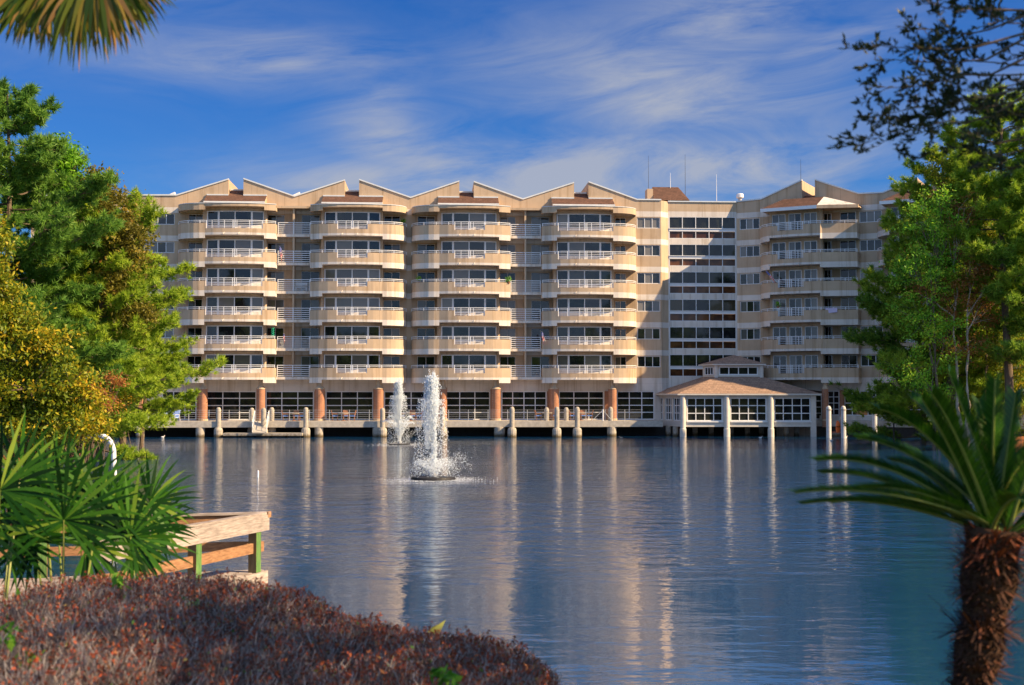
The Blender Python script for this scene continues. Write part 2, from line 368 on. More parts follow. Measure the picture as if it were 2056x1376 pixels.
w = MB(); w.face([(-300, -20, 0), (300, -20, 0), (300, 250, 0), (-300, 250, 0)]); tag(w.build('water', M['water']), 'calm rippled lake water', None, None, 'structure')
LAKE = [(-4, 12.5), (-9.5, 16), (-17, 24), (-23, 42), (-27, 62), (-31, 80), (-29.5, 88), (-31, 97), (-36, 104), (-48, 113), (-75, 128), (-75, 137), (75, 137), (75, 118), (46, 109), (37.5, 105), (35.2, 97), (36, 91), (44, 84), (50, 60), (45, 30), (25, 14), (8, 11.5)]
def lake_sd(X, Y):
    n = len(LAKE); best = np.full(X.shape, 1e9); inside = np.zeros(X.shape, bool)
    for i in range(n):
        x0, y0 = LAKE[i]; x1, y1 = LAKE[(i+1) % n]
        dx, dy = x1-x0, y1-y0; tt = np.clip(((X-x0)*dx+(Y-y0)*dy)/(dx*dx+dy*dy), 0, 1)
        best = np.minimum(best, np.hypot(X-x0-tt*dx, Y-y0-tt*dy))
        c = ((y0 > Y) != (y1 > Y)) & (X < (x1-x0)*(Y-y0)/(y1-y0+1e-9)+x0); inside ^= c
    return np.where(inside, -best, best)
def ground_h(X, Y):
    X = np.asarray(X, float); Y = np.asarray(Y, float)
    d = lake_sd(X, Y)
    cap = np.where(Y < 11, 2.65, 1.0+1.65*np.exp(-(Y-11)/18.0)); cap = np.minimum(cap, 2.65)
    sl = np.where(Y < 30, .55, .3)
    h = np.where(d > 0, cap*(1-np.exp(-d*sl*1.6/cap)), np.maximum(d*.4, -1.5))
    near = np.clip((7.55-Y)/.5, 0, 1)*np.clip((14-np.abs(X))/6, 0, 1)
    return h*(1-near)+2.65*near+.03*np.sin(X*1.7)*np.sin(Y*1.3)*(d > 0)
def grid_axis(a, b, fine0, fine1, step, far):
    v = list(np.arange(fine0, fine1+1e-6, step)); x = fine0; st = step
    lo = [];
    while x > a: st = min(st*1.25, far); x -= st; lo.append(max(x, a))
    hi = []; x = fine1; st = step
    while x < b: st = min(st*1.25, far); x += st; hi.append(min(x, b))
    return np.array(lo[::-1]+v+hi)
gx = grid_axis(-3000, 3000, -50, 52, 1.2, 400); gy = np.concatenate([grid_axis(-1500, 20, 2, 14, .4, 300)[:-1], grid_axis(20, 4000, 20, 140, 1.5, 500)])
gy = np.unique(gy)
GX, GY = np.meshgrid(gx, gy); GZ = ground_h(GX, GY)
nx, ny = len(gx), len(gy)
me = bpy.data.meshes.new('ground'); V = np.stack([GX, GY, GZ], -1).reshape(-1, 3)
faces = [(j*nx+i, j*nx+i+1, (j+1)*nx+i+1, (j+1)*nx+i) for j in range(ny-1) for i in range(nx-1)]
me.from_pydata(V.tolist(), [], faces); me.polygons.foreach_set('use_smooth', [True]*len(faces))
def ground_mat():
    t = NT('ground_grass_and_mulch'); n = t.noise(scale=.12, detail=4); n2 = t.noise(scale=6, detail=8, rough=.7); x, y, z = t.xyz()
    g = t.mix(n2, (.035, .07, .012), (.12, .15, .03)); mu = t.mix(n2, (.22, .075, .03), (.45, .19, .09))
    far = t.math('GREATER_THAN', y, 55)
    low = t.math('LESS_THAN', t.math('ADD', z, t.math('MULTIPLY', n, .6)), 1.2)
    f = t.math('MULTIPLY', far, low)
    t.bump(n2, .8, .08)
    return t.fin(t.mix(f, g, mu), .95, .1)
me.materials.append(ground_mat()); g = bpy.data.objects.new('ground', me); COL.objects.link(g); tag(g, 'grassy and mulched bank around the lake', None, None, 'structure')
def gz(x, y): return float(ground_h(np.array([x]), np.array([y]))[0])

# ------------------------------------------------------------------ the apartment building
A = Frame(0.0, 129.2, radians(3.5))
sW = A.S(1480, -.8); pW = A((sW, -.8, 0))
B = Frame(pW[0], pW[1], radians(-27))
FL = 2.8; NF = 6
bld = thing('apartment_building', (A.o[0], A.o[1], 0), 'long tan seven storey apartment building with curved balconies and folded roofline behind the lake', 'building')
def wall_panel(fr, s0, s1, z0, z1, t, openings, reveal=.16, mb=None, mi=0):
    mb = mb or MB(fr)
    ss = sorted(set([s0, s1]+[o[0] for o in openings]+[o[1] for o in openings])); zs = sorted(set([z0, z1]+[o[2] for o in openings]+[o[3] for o in openings]))
    ss = [s for s in ss if s0-1e-6 <= s <= s1+1e-6]; zs = [z for z in zs if z0-1e-6 <= z <= z1+1e-6]
    for i in range(len(ss)-1):
        j = 0
        while j < len(zs)-1:
            cs = (ss[i]+ss[i+1])/2
            def op(jj): cz = (zs[jj]+zs[jj+1])/2; return any(o[0] < cs < o[1] and o[2] < cz < o[3] for o in openings)
            if op(j): j += 1; continue
            k = j
            while k+1 < len(zs)-1 and not op(k+1): k += 1
            mb.face([(ss[i], t, zs[j]), (ss[i+1], t, zs[j]), (ss[i+1], t, zs[k+1]), (ss[i], t, zs[k+1])], mi); j = k+1
    for a, b, c, d in openings:
        tb = t-reveal
        mb.face([(a, t, c), (a, tb, c), (b, tb, c), (b, t, c)], mi); mb.face([(a, t, d), (b, t, d), (b, tb, d), (a, tb, d)], mi)
        mb.face([(a, t, c), (a, t, d), (a, tb, d), (a, tb, c)], mi); mb.face([(b, t, c), (b, tb, c), (b, tb, d), (b, t, d)], mi)
    return mb
def window(fr, name, s0, s1, z0, z1, t, cols, rows, parent, fw=.06, gm='glass', rowz=None, proud=.05, colw=None, fm='white'):
    """t = plane of the glass"""
    mb = MB(fr); pb = MB(fr)
    if colw: cw = np.cumsum([0]+list(colw)); xs = [s0+(s1-s0)*c/cw[-1] for c in cw]
    else: xs = [s0+(s1-s0)*i/cols for i in range(cols+1)]
    zs = rowz or [z0+(z1-z0)*i/rows for i in range(rows+1)]
    for i, x in enumerate(xs):
        a, b = x-fw/2, x+fw/2
        if i == 0: a, b = x, x+fw
        if i == len(xs)-1: a, b = x-fw, x
        mb.box(a, b, t-.03, t+proud, z0, z1)
    for j, z in enumerate(zs):
        a, b = z-fw/2, z+fw/2
        if j == 0: a, b = z, z+fw
        if j == len(zs)-1: a, b = z-fw, z
        mb.box(s0, s1, t-.028, t+proud-.006, a, b)
    for i in range(len(xs)-1):
        for j in range(len(zs)-1):
            tl = random.uniform(-.004, .004)
            pb.face([(xs[i], t-.01, zs[j]), (xs[i+1], t-.01+tl, zs[j]), (xs[i+1], t-.01+tl, zs[j+1]), (xs[i], t-.01, zs[j+1])], 0, random.random())
    f = mb.build(name, M[fm], parent); pb.build('pane', M[gm], f)
    return f
def repeat(o, n=NF, label=None):
    for k in range(1, n): copy_tree(o, dz=FL*k)
ops_main = []
def win_up(fr, name, s0, s1, z0, z1, t, cols, ops, **kw):
    if ops is not None:
        for k in range(NF): ops.append((s0, s1, z0+FL*k, z1+FL*k))
    o = window(fr, name, s0, s1, z0, z1, t-.12, cols, 1, bld, **kw); repeat(o); return o
S = A.S
win_up(A, 'window', S(298), S(349), 6.78, 7.88, 0, 3, ops_main)
win_up(A, 'window', S(238), S(290), 6.78, 7.88, 0, 3, ops_main)
win_up(A, 'window', S(1279.5), S(1328)-.12, 6.78, 7.88, 0, 3, ops_main)
for a, b in ((377, 406), (536, 570), (605, 641), (770, 803), (838, 873), (1004, 1035), (1067, 1103), (1235, 1257)):
    win_up(A, 'balcony_door', S(a), S(b), 5.78, 7.82, 0, 2, ops_main, fw=.05, fm='white' if a in (377, 770, 838, 1235) else 'metal')
# ground floor glazing
GW = [(183, 270, 4, 0), (327, 396, 3, 0), (415, 516, 3, 0), (535, 631, 3, 1), (655, 750, 3, 0), (772, 880, 4, 0), (893, 984, 3, 0), (1007, 1097, 4, 1), (1122, 1212, 3, 0), (1238, 1313, 3, 0)]
for a, b, c, d in GW:
    s0, s1 = S(a), S(b); ops_main.append((s0, s1, 1.52, 4.36))
    window(A, 'ground_floor_window', s0, s1, 1.52, 4.36, -.12, c, 4, bld, fw=.085, gm='glassd', rowz=[1.52, 2.25, 2.95, 3.66, 4.36])
s_l = S(60); s_r = S(1328)
mb = wall_panel(A, s_l, s_r, -0.5, 22.6, 0, ops_main)
# left end wall and back
mb.face([(s_l, 0, -.5), (s_l, -16, -.5), (s_l, -16, 22.6), (s_l, 0, 22.6)]); mb.face([(s_l, -16, -.5), (sW+20, -16, -.5), (sW+20, -16, 22.6), (s_l, -16, 22.6)])
mb.build('wall', M['band'], bld)
# folded parapet profile along the main front
def zof(u, v, fr, t=0.0):
    s = fr.S(u, t); p = fr((s, t, 0)); a, b, c = ray(u, v); return s, EYE+c*p[1]/b
prof = [(60, 392), (353, 392), (457, 360), None, (487, 359), (590, 394.5), (691, 362), None, (720, 361), (824, 397), (922, 364), None, (951, 365), (1050, 400), (1153, 367), None, (1182, 365.5), (1280, 401), (1328.5, 401.5)]
def parapet(fr, prof, depth, name='roof_parapet', zbase=22.6):
    seg = []; cur = []
    for p in prof+[None]:
        if p is None:
            if len(cur) > 1: seg.append(cur)
            cur = []
        else:
            s, z = zof(p[0], p[1], fr); cur.append((s, z))
    for sg in seg:
        mb = MB(fr)
        pl = [(sg[0][0], zbase)]+sg+[(sg[-1][0], zbase)]; k = len(pl)
        for i in range(1, k-2):
            a, b = pl[i], pl[i+1]
            mb.face([(a[0], 0, zbase), (b[0], 0, zbase), (b[0], 0, b[1]), (a[0], 0, a[1])]); mb.face([(a[0], -depth, zbase), (a[0], -depth, a[1]), (b[0], -depth, b[1]), (b[0], -depth, zbase)])
            mb.face([(a[0], 0, a[1]), (b[0], 0, b[1]), (b[0], -depth, b[1]), (a[0], -depth, a[1])])
        for a, q in ((sg[0], 1), (sg[-1], 0)):
            mb.face([(a[0], 0, zbase), (a[0], 0, a[1]), (a[0], -depth, a[1]), (a[0], -depth, zbase)])
        o = mb.build(name, M['tan'], bld)
        fb = MB(fr)
        for i in range(len(sg)-1):
            a, b = sg[i], sg[i+1]
            fb.hexa([(a[0], .09, a[1]-.06), (b[0], .09, b[1]-.06), (b[0], -.35, b[1]-.06), (a[0], -.35, a[1]-.06)], [(a[0], .09, a[1]+.07), (b[0], .09, b[1]+.07), (b[0], -.35, b[1]+.07), (a[0], -.35, a[1]+.07)])
        fb.build('flashing', M['flash'], o)
    return seg
parapet(A, prof, 9)
# flat roof behind
rb = MB(A); rb.box(s_l+.2, S(1328)-.05, -15.9, -.3, 22.3, 22.62); rb.build('roof', M['flash'], bld)
# recess with ribbon windows
r0, r1 = S(1342, -.8), sW
opsr = [(S(1344, -.8), S(1478, -.8), 5.87+FL*k, 8.07+FL*k) for k in range(NF)]
mb = MB(A)
wall_panel(A, r0, r1, -.5, 22.62, -.8, opsr, mb=mb, mi=1)
mb.face([(r0, -.8, 22.62), (r1, -.8, 22.62), (r1, -.8, 23.6), (r0, -.8, 23.6)], 0)
mb.face([(S(1328), 0, -.5), (r0, -.8, -.5), (r0, -.8, 23.62), (S(1328), 0, 23.62)], 2)
mb.build('wall', [M['tan'], M['light'], M['band']], bld)
fb = MB(A); fb.hexa([(r0, -.7, 23.58), (r1, -.7, 23.58), (r1, -1.15, 23.58), (r0, -1.15, 23.58)], [(r0, -.7, 23.7), (r1, -.7, 23.7), (r1, -1.15, 23.7), (r0, -1.15, 23.7)]); fb.build('flashing', M['flash'], bld)
fb = MB(A); fb.box(r0, r1, -15.5, -.803, 22.62, 23.58); fb.build('roof', M['tan'], bld)
def ribbon(s0, s1):
    t = -.9; mb = MB(A); mb.box(s0, s1, t-.02, t+.13, 6.60, 6.86)
    mb.box(s0, s1, t-.02, t+.20, 6.862, 6.92)
    xs = [s0+(s1-s0)*i/5 for i in range(6)]
    for i, x in enumerate(xs):
        a, b = (x, x+.06) if i == 0 else ((x-.06, x) if i == 5 else (x-.03, x+.03))
        mb.box(a, b, t-.03, t+.10, 5.87, 6.598); mb.box(a, b, t-.03, t+.10, 6.922, 8.07)
    mb.box(s0, s1, t-.03, t+.095, 5.87, 5.91); mb.box(s0, s1, t-.03, t+.095, 8.03, 8.07)
    f = mb.build('ribbon_window', M['white'], bld)
    p1 = MB(A); p2 = MB(A)
    for i in range(5):
        p1.face([(xs[i], t, 6.9), (xs[i+1], t, 6.9), (xs[i+1], t, 8.07), (xs[i], t, 8.07)], 0, random.random()*.5)
        p2.face([(xs[i], t, 5.87), (xs[i+1], t, 5.87), (xs[i+1], t, 6.58), (xs[i], t, 6.58)], 0, random.random())
    p1.build('pane', M['glassd'], f); p2.build('spandrel', M['brownpane'], f); return f
repeat(ribbon(S(1344, -.8), S(1478, -.8)))

# ---- a stack of balconies
def interp(pl, s):
    for (a, ta), (b, tb) in zip(pl, pl[1:]):
        if a <= s <= b: return ta+(tb-ta)*(s-a)/max(b-a, 1e-6)
    return pl[0][1] if s < pl[0][0] else pl[-1][1]
def densify(pl, extra):
    ss = sorted(set([round(p[0], 3) for p in pl]+[round(e, 3) for e in extra])); return [(s, interp(pl, s)) for s in ss if pl[0][0]-.01 <= s <= pl[-1][0]+.01]
def strip(mb, pl, th, z0, z1, mi=0):    # standing wall following a plan line, thickness inward
    for (a, ta), (b, tb) in zip(pl, pl[1:]):
        if b-a < 1e-3: continue
        mb.hexa([(a, ta, z0), (b, tb, z0), (b, tb-th, z0), (a, ta-th, z0)], [(a, ta, z1), (b, tb, z1), (b, tb-th, z1), (a, ta-th, z1)], mi)
def balcony(fr, pl, sA, sB, rail, retL, retR, tback=0.0):
    pd = densify(pl, [sA, sB, rail[0], rail[1]])
    root = MB(fr); base = 5.47
    root.prism([(p[0], p[1]-.02) for p in pd]+[(pd[-1][0], tback+.002), (pd[0][0], tback+.002)], 5.472, 5.76, 0)
    for (a, ta), (b, tb) in zip(pd, pd[1:]):
        c = (a+b)/2; z0 = 5.47 if sA < c < sB else 5.15; z1 = 6.1 if rail[0] < c < rail[1] else 6.62
        root.hexa([(a, ta, z0), (b, tb, z0), (b, tb-.17, z0), (a, ta-.17, z0)], [(a, ta, z1), (b, tb, z1), (b, tb-.17, z1), (a, ta-.17, z1)])
    for on, s_, d in ((retL, pd[0], 1), (retR, pd[-1], -1)):
        if on is not None:
            root.box(min(s_[0], s_[0]+d*.17), max(s_[0], s_[0]+d*.17), on, s_[1]-.172, 5.15, 6.618)
    c = (sA+sB)/2
    for q in (-.9, .55):
        t_ = interp(pl, c+q); root.tube([(c+q, t_-.05, 5.72), (c+q-.12, t_+.28, 5.52)], .03, 5)
    o = root.build('balcony', M['band'], bld)
    # railing
    r = MB(fr); L = [(p[0], p[1]-.08) for p in pd]
    def bar(z, lst, h=.022):
        for (a, ta), (b, tb) in zip(lst, lst[1:]):
            r.hexa([(a, ta, z-h), (b, tb, z-h), (b, tb-.045, z-h), (a, ta-.045, z-h)], [(a, ta, z+h), (b, tb, z+h), (b, tb-.045, z+h), (a, ta-.045, z+h)])
    bar(6.89, L, .026); bar(6.74, L, .018)
    R = [p for p in L if rail[0]-1e-3 <= p[0] <= rail[1]+1e-3]
    for z in (6.57, 6.40, 6.23): bar(z, R, .016)
    n = max(2, round((pd[-1][0]-pd[0][0])/1.15))
    for i in range(n+1):
        s_ = pd[0][0]+.05+(pd[-1][0]-pd[0][0]-.1)*i/n; t_ = interp(L, s_); zb = 6.1 if rail[0] < s_ < rail[1] else 6.6
        r.box(s_-.025, s_+.025, t_-.047, t_+.004, zb, 6.90)
    mid = (rail[0]+rail[1])/2
    for s_ in (rail[0]+.04, mid-.09, mid+.09, rail[1]-.04):
        t_ = interp(L, s_); r.box(s_-.035, s_+.035, t_-.05, t_+.008, 6.1 if abs(s_-mid) > .2 else 5.9, 6.905)
    r.build('railing', M['white'], o)
    return o
def sunroom(fr, pl, sA, sB, gl, colw, inner, tback=0.0):
    # curved glazed front set back behind the balcony
    G = [(p[0], p[1]-1.25) for p in densify(pl, [gl[0], gl[1]]+[gl[0]+(gl[1]-gl[0])*i/8 for i in range(9)]) if gl[0]-1e-3 <= p[0] <= gl[1]+1e-3]
    cw = np.cumsum([0]+list(colw)); xs = [gl[0]+(gl[1]-gl[0])*c/cw[-1] for c in cw]
    mb = MB(fr); pb = MB(fr)
    for i, x in enumerate(xs):
        t_ = interp(G, x); wd = .05 if i in (0, len(xs)-1) else (.09 if i % 2 else .045)
        mb.box(x-wd, x+wd, t_-.04, t_+.05, 5.77, 7.94)
    for i in range(len(xs)-1):
        a, b = xs[i], xs[i+1]; ta, tb = interp(G, a), interp(G, b)
        for z0, z1 in ((7.86, 7.94), (6.5, 6.58)):
            mb.hexa([(a, ta+.03, z0), (b, tb+.03, z0), (b, tb-.03, z0), (a, ta-.03, z0)], [(a, ta+.03, z1), (b, tb+.03, z1), (b, tb-.03, z1), (a, ta-.03, z1)])
        pb.face([(a, ta, 6.56), (b, tb, 6.56), (b, tb, 7.9), (a, ta, 7.9)], 0, random.random())
    f = mb.build('bay_window', M['white'], bld); pb.build('pane', M['glass'], f)
    w_ = MB(fr)
    strip(w_, G, .12, 5.765, 6.5, 1)                         # knee wall
    strip(w_, [(G[0][0]-.45, G[0][1])]+G+[(G[-1][0]+.30, G[-1][1])], .14, 7.945, 8.24, 0)      # header
    for s_, w0, w1 in ((G[0], -.45, -.05), (G[-1], .05, .32)):
        t_ = s_[1]
        if (inner == 'R') == (s_ is G[-1]):
            w_.lathe(s_[0]+(w0+w1)/2, t_-.02, [(.17, 5.765), (.17, 8.24)], 12, 0)
            w_.box(s_[0]+min(w0, w1)+.1, s_[0]+max(w0, w1)-.1, tback, t_-.1, 5.77, 8.235, 0)
        else: w_.box(s_[0]+w0, s_[0]+w1, tback, t_+.03, 5.766, 8.24, 0)
    w_.build('bay_wall', [M['tan'], M['light']], f)
    return f
def cornice(fr, pl, sA, sB, retL, retR):
    pd = densify(pl, [sA, sB]); mb = MB(fr)
    mb.prism([(p[0], p[1]-.02) for p in pd]+[(pd[-1][0], .002), (pd[0][0], .002)], 22.27, 22.46, 0)
    for (a, ta), (b, tb) in zip(pd, pd[1:]):
        c = (a+b)/2; z0 = 22.26 if sA < c < sB else 21.92
        mb.hexa([(a, ta, z0), (b, tb, z0), (b, tb-.17, z0), (a, ta-.17, z0)], [(a, ta, 22.52), (b, tb, 22.52), (b, tb-.17, 22.52), (a, ta-.17, 22.52)])
    for on, s_, d in ((retL, pd[0], 1), (retR, pd[-1], -1)):
        if on is not None: mb.box(min(s_[0], s_[0]+d*.17), max(s_[0], s_[0]+d*.17), on, s_[1]-.172, 21.92, 22.518)
    o = mb.build('cornice', M['tan'], bld)
    fb = MB(fr); strip(fb, [(p[0], p[1]+.05) for p in pd], .3, 22.522, 22.58); fb.build('flashing', M['flash'], o)
def dormer(fr, s0, s1, n0, n1):
    mb = MB(fr); te, ze = 1.75, 22.88; zt = 23.72
    mb.face([(s0, te, ze), (s1, te, ze), (s1, .05, zt), (s0, .05, zt)], 0)
    mb.face([(s0, te, ze), (s0, .05, zt), (s0, .003, 22.7), (s0, .003, 22.65), (s0, te, 22.62)], 1); mb.face([(s1, te, ze), (s1, te, 22.62), (s1, .003, 22.65), (s1, .05, zt)], 1)
    mb.face([(n0, .05, zt), (n1, .05, zt), (n1, -1.4, 24.45), (n0, -1.4, 24.45)], 0)
    mb.face([(s0, te, 22.62), (s1, te, 22.62), (s1, te, ze), (s0, te, ze)], 1)
    o = mb.build('dormer_roof', [M['shingle'], M['tan']], bld)
    fb = MB(fr); fb.box(s0, n0-.003, .003, .14, zt-.02, zt+.10); fb.box(n1+.003, s1, .003, .14, zt-.02, zt+.10); fb.box(s0-.02, s1+.02, te-.02, te+.06, ze-.12, ze+.01); fb.box(n0+.01, n1-.01, -1.6, -1.38, 24.4, 24.58)
    fb.box(n0+.01, n1-.01, -8.9, -1.603, 22.6, 24.4); fb.build('flashing', M['flash'], o)
BAYS = [dict(L=357, A=411, B=530, R=553, rail=(413, 527), outer='L', gl=(415, 528), dm=(410, 532), nt=(457, 487)),
        dict(L=622, A=647, B=768, R=816, rail=(677, 738), outer='R', gl=(652, 762), dm=(646, 768), nt=(691, 720)),
        dict(L=826, A=882, B=1002, R=1025, rail=(912, 973), outer='L', gl=(887, 996), dm=(879, 1001), nt=(922, 951)),
        dict(L=1089, A=1118, B=1231, R=1277, rail=(1120, 1231), outer='R', gl=(1119, 1227), dm=(1109, 1233), nt=(1153, 1182))]
for b in BAYS:
    T = 2.5
    L_, A_, B_, R_ = S(b['L'], .6 if b['outer'] == 'L' else 2.3), S(b['A'], T), S(b['B'], T), S(b['R'], .6 if b['outer'] == 'R' else 2.3)
    c = (A_+B_)/2; arc = lambda s_: 3.1-.030*(s_-c)**2-.0055*abs(s_-c)**3
    if b['outer'] == 'L':
        t1 = arc(A_); mid = [(A_+(R_-A_)*i/8, arc(A_+(R_-A_)*i/8)) for i in range(9)]
        w_ = A_-L_; pl = [(L_, .02)]+[(L_+w_*(1-cos(q)), .55+(t1-.55)*sin(q)**.9) for q in [pi/2*i/8 for i in range(8)]][0:8]+mid
        pl[0] = (L_-.02, .02)
    else:
        t1 = arc(B_); mid = [(L_+(B_-L_)*i/8, arc(L_+(B_-L_)*i/8)) for i in range(9)]
        w_ = R_-B_; pl = mid+[(R_-w_*(1-cos(q)), .55+(t1-.55)*sin(q)**.9) for q in [pi/2*i/8 for i in range(7, -1, -1)]]+[(R_+.02, .02)]
    rr = (S(b['rail'][0], T), S(b['rail'][1], T)); inner = 'R' if b['outer'] == 'L' else 'L'
    args = (pl, A_, B_)
    repeat(balcony(A, pl, A_, B_, rr, 1.2 if inner == 'L' else None, 1.2 if inner == 'R' else None))
    repeat(sunroom(A, pl, A_, B_, (S(b['gl'][0], 1.6), S(b['gl'][1], 1.6)), (.9, 1.3, 1.3, .9), inner))
    cornice(A, pl, A_, B_, 1.2 if inner == 'L' else None, 1.2 if inner == 'R' else None)
    dormer(A, S(b['dm'][0], 1), S(b['dm'][1], 1), S(b['nt'][0]), S(b['nt'][1]))
# recesses between bays: slab, rail, partition with post
for a, c, b in ((553, 588.5, 622), (1025, 1055, 1089)):
    s0, sc_, s1 = S(a, 2.3)-.02, S(c, 1.3), S(b, 2.3)+.02
    mb = MB(A); mb.box(s0, s1, .002, 1.35, 5.5, 5.765); o = mb.build('recessed_balcony', M['light'], bld)
    p = MB(A); p.box(sc_-.09, sc_+.09, .002, 1.24, 5.768, 8.297); p.build('partition_wall', M['tan'], o)
    r = MB(A)
    for z in (5.88, 6.07, 6.27, 6.47, 6.68, 6.89):
        r.box(s0+.1, s1-.1, 1.24, 1.29, z-.030, z+.030)
    for s_ in (s0+.13, sc_, s1-.13): r.box(s_-.035, s_+.035, 1.24, 1.30, 5.76, 6.92)
    r.build('railing', M['white'], o); repeat(o)
    mb = MB(A); mb.box(s0, s1, .002, 1.5, 22.3, 22.52); mb.build('cornice', M['tan'], bld)
# ---- the right wing
SB = B.S
opsB = []
win_up(B, 'window', SB(1486), SB(1526), 6.78, 7.88, 0, 3, opsB); win_up(B, 'window', SB(1727), SB(1772), 6.78, 7.88, 0, 3, opsB)
for a, b in ((1552, 1579), (1585, 1610.5), (1616, 1642), (1655, 1671), (1688, 1722)): pass
end_u = SB(2150)
for a, b in ((1925, 1965), (1990, 2035), (2060, 2100)): win_up(B, 'window', SB(a), SB(b), 6.78, 7.88, 0, 3, opsB)
for a, b, c in ((1660, 1683, 2), (1693, 1772, 5), (1820, 1900, 5), (1930, 2030, 5)):
    s0, s1 = SB(a), SB(b); opsB.append((s0, s1, 2.0, 4.4)); window(B, 'ground_floor_window', s0, s1, 2.0, 4.4, -.12, c, 4, bld, fw=.08, gm='glassd')
mb = wall_panel(B, 0, end_u, -.5, 22.6, 0, opsB); mb.face([(end_u, 0, -.5), (end_u, -16, -.5), (end_u, -16, 22.6), (end_u, 0, 22.6)]); mb.build('wall', M['band'], bld)
parapet(B, [(1480, 405), (1530, 400), (1612, 362), None, (1638, 361), (1726, 389), (1775, 387), (1845, 358), None, (1872, 357), (1960, 386), (2150, 372)], 9)
rb = MB(B); rb.box(0.2, end_u, -15.9, -.3, 22.3, 22.62); rb.build('roof', M['flash'], bld)
dm = MB(B); da, db = SB(1723), SB(1739); dm.box(da, db, -.115, -.05, 2.05, 3.9); dr = dm.build('entrance_door', M['doorshine'], bld)  # glass door; its orange reflection is painted as plain colour
dm = MB(B); dm.tube([(da+.1, -.02, 2.9), (da+.1, -.02, 3.2)], .02, 6); dm.build('handle', M['metal'], dr)
# brick piers on the wing's ground floor
for a, b in ((1684, 1692), (1773, 1790), (1800, 1812)):
    mb = MB(B); mb.box(SB(a, .3), SB(b, .3), .003, .3, -.4, 4.45); mb.build('brick_pier', M['brick'], bld)
def wing_bay(off):
    P = lambda u, t=2.4: B.S(u, t)+off
    # plan line: curved left end, long front, angled right part
    pl = [(P(1528, .5)-.02, .02), (P(1528, .5), .6), (P(1530, 1.2), 1.3), (P(1534, 1.8), 1.85), (P(1540), 2.25), (P(1548), 2.5), (P(1575), 2.75), (P(1600), 2.8), (P(1625), 2.75), (P(1649), 2.6), (P(1652), 2.45), (P(1690, 1.8), 1.9), (P(1722, 1.5), 1.4)]
    a, b = P(1546), P(1648)
    repeat(balcony(B, pl, a, b, (P(1563), P(1615)), None, .02))
    for u0, u1 in ((1552, 1579), (1585, 1610.5), (1616, 1642)):
        f = window(B, 'bay_window', P(u0, 1.3), P(u1, 1.3), 5.8, 7.9, 1.35, 2, 1, bld, fw=.07); repeat(f)
    for u0, u1 in ((1655, 1671), (1688, 1720)):
        f = window(B, 'balcony_door', P(u0, .1), P(u1, .1), 5.8, 7.9, .06, 2, 1, bld, fw=.05, gm='glassd'); repeat(f)
    x0, x1 = P(1547, 1.3), P(1648, 1.3); w_ = MB(B); zz0, zz1 = 5.765, 8.24
    cuts = [x0]+[P(u, 1.3) for q in ((1552, 1579), (1585, 1610.5), (1616, 1642)) for u in q]+[x1]
    for i in range(0, 8, 2): w_.box(cuts[i], cuts[i+1], 1.2, 1.42, zz0, 7.9)
    w_.box(x0, x1, 1.2, 1.422, 7.902, zz1)
    w_.box(x0, x0+.15, .003, 1.198, zz0, zz1); w_.box(x1-.15, x1, .003, 1.198, zz0, zz1); w_.lathe(x1+.12, 1.35, [(.2, zz0), (.2, zz1)], 12)
    repeat(w_.build('bay_wall', M['tan'], bld))
    # roof over the top balcony
    cor = MB(B); e = [(p[0], p[1]+.12) for p in pl[3:]]
    zE = 22.35; zT = 23.45
    top0, top1 = (P(1578, 0), .02), (P(1660, 0), .02)
    ea, eb, ec = (P(1530), 2.75), (P(1644), 2.95), (P(1726, 1.5), 1.7)
    cor.face([(ea[0], ea[1], zE), (eb[0], eb[1], zE), (top1[0], .8, zT), (top0[0], .8, zT)], 0)
    cor.face([(ea[0], ea[1], zE), (top0[0], .8, zT), (top0[0], .02, zT), (ea[0]-.1, .02, zE)], 0)
    cor.face([(eb[0], eb[1], zE), (ec[0], ec[1], zE), (top1[0], .8, zT)], 1)
    cor.face([(ec[0], ec[1], zE), (ec[0]+.05, .02, zE), (top1[0], .02, zT), (top1[0], .8, zT)], 2)
    cor.face([(top0[0], .8, zT), (top1[0], .8, zT), (top1[0], .02, zT+.05), (top0[0], .02, zT+.05)], 0)
    nn0, nn1 = B.S(1612)+off, B.S(1638)+off
    cor.face([(nn0, .02, zT), (nn1, .02, zT), (nn1, -1.2, 23.95), (nn0, -1.2, 23.95)], 0)
    for (p, q) in ((ea, eb), (eb, ec)):
        cor.hexa([(p[0], p[1]+.06, zE-.3), (q[0], q[1]+.06, zE-.3), (q[0], q[1]-.12, zE-.3), (p[0], p[1]-.12, zE-.3)], [(p[0], p[1]+.06, zE+.02), (q[0], q[1]+.06, zE+.02), (q[0], q[1]-.12, zE+.02), (p[0], p[1]-.12, zE+.02)], 3 if p is ea else 2)
    cor.prism([ea, eb, ec, (ec[0], .02), (ea[0], .02)], zE-.2, zE-.1, 2)
    cor.build('dormer_roof', [M['shingle'], M['light'], M['tan'], M['white']], bld)
wing_bay(0.0); wing_bay(SB(1845)-SB(1612)+.4)
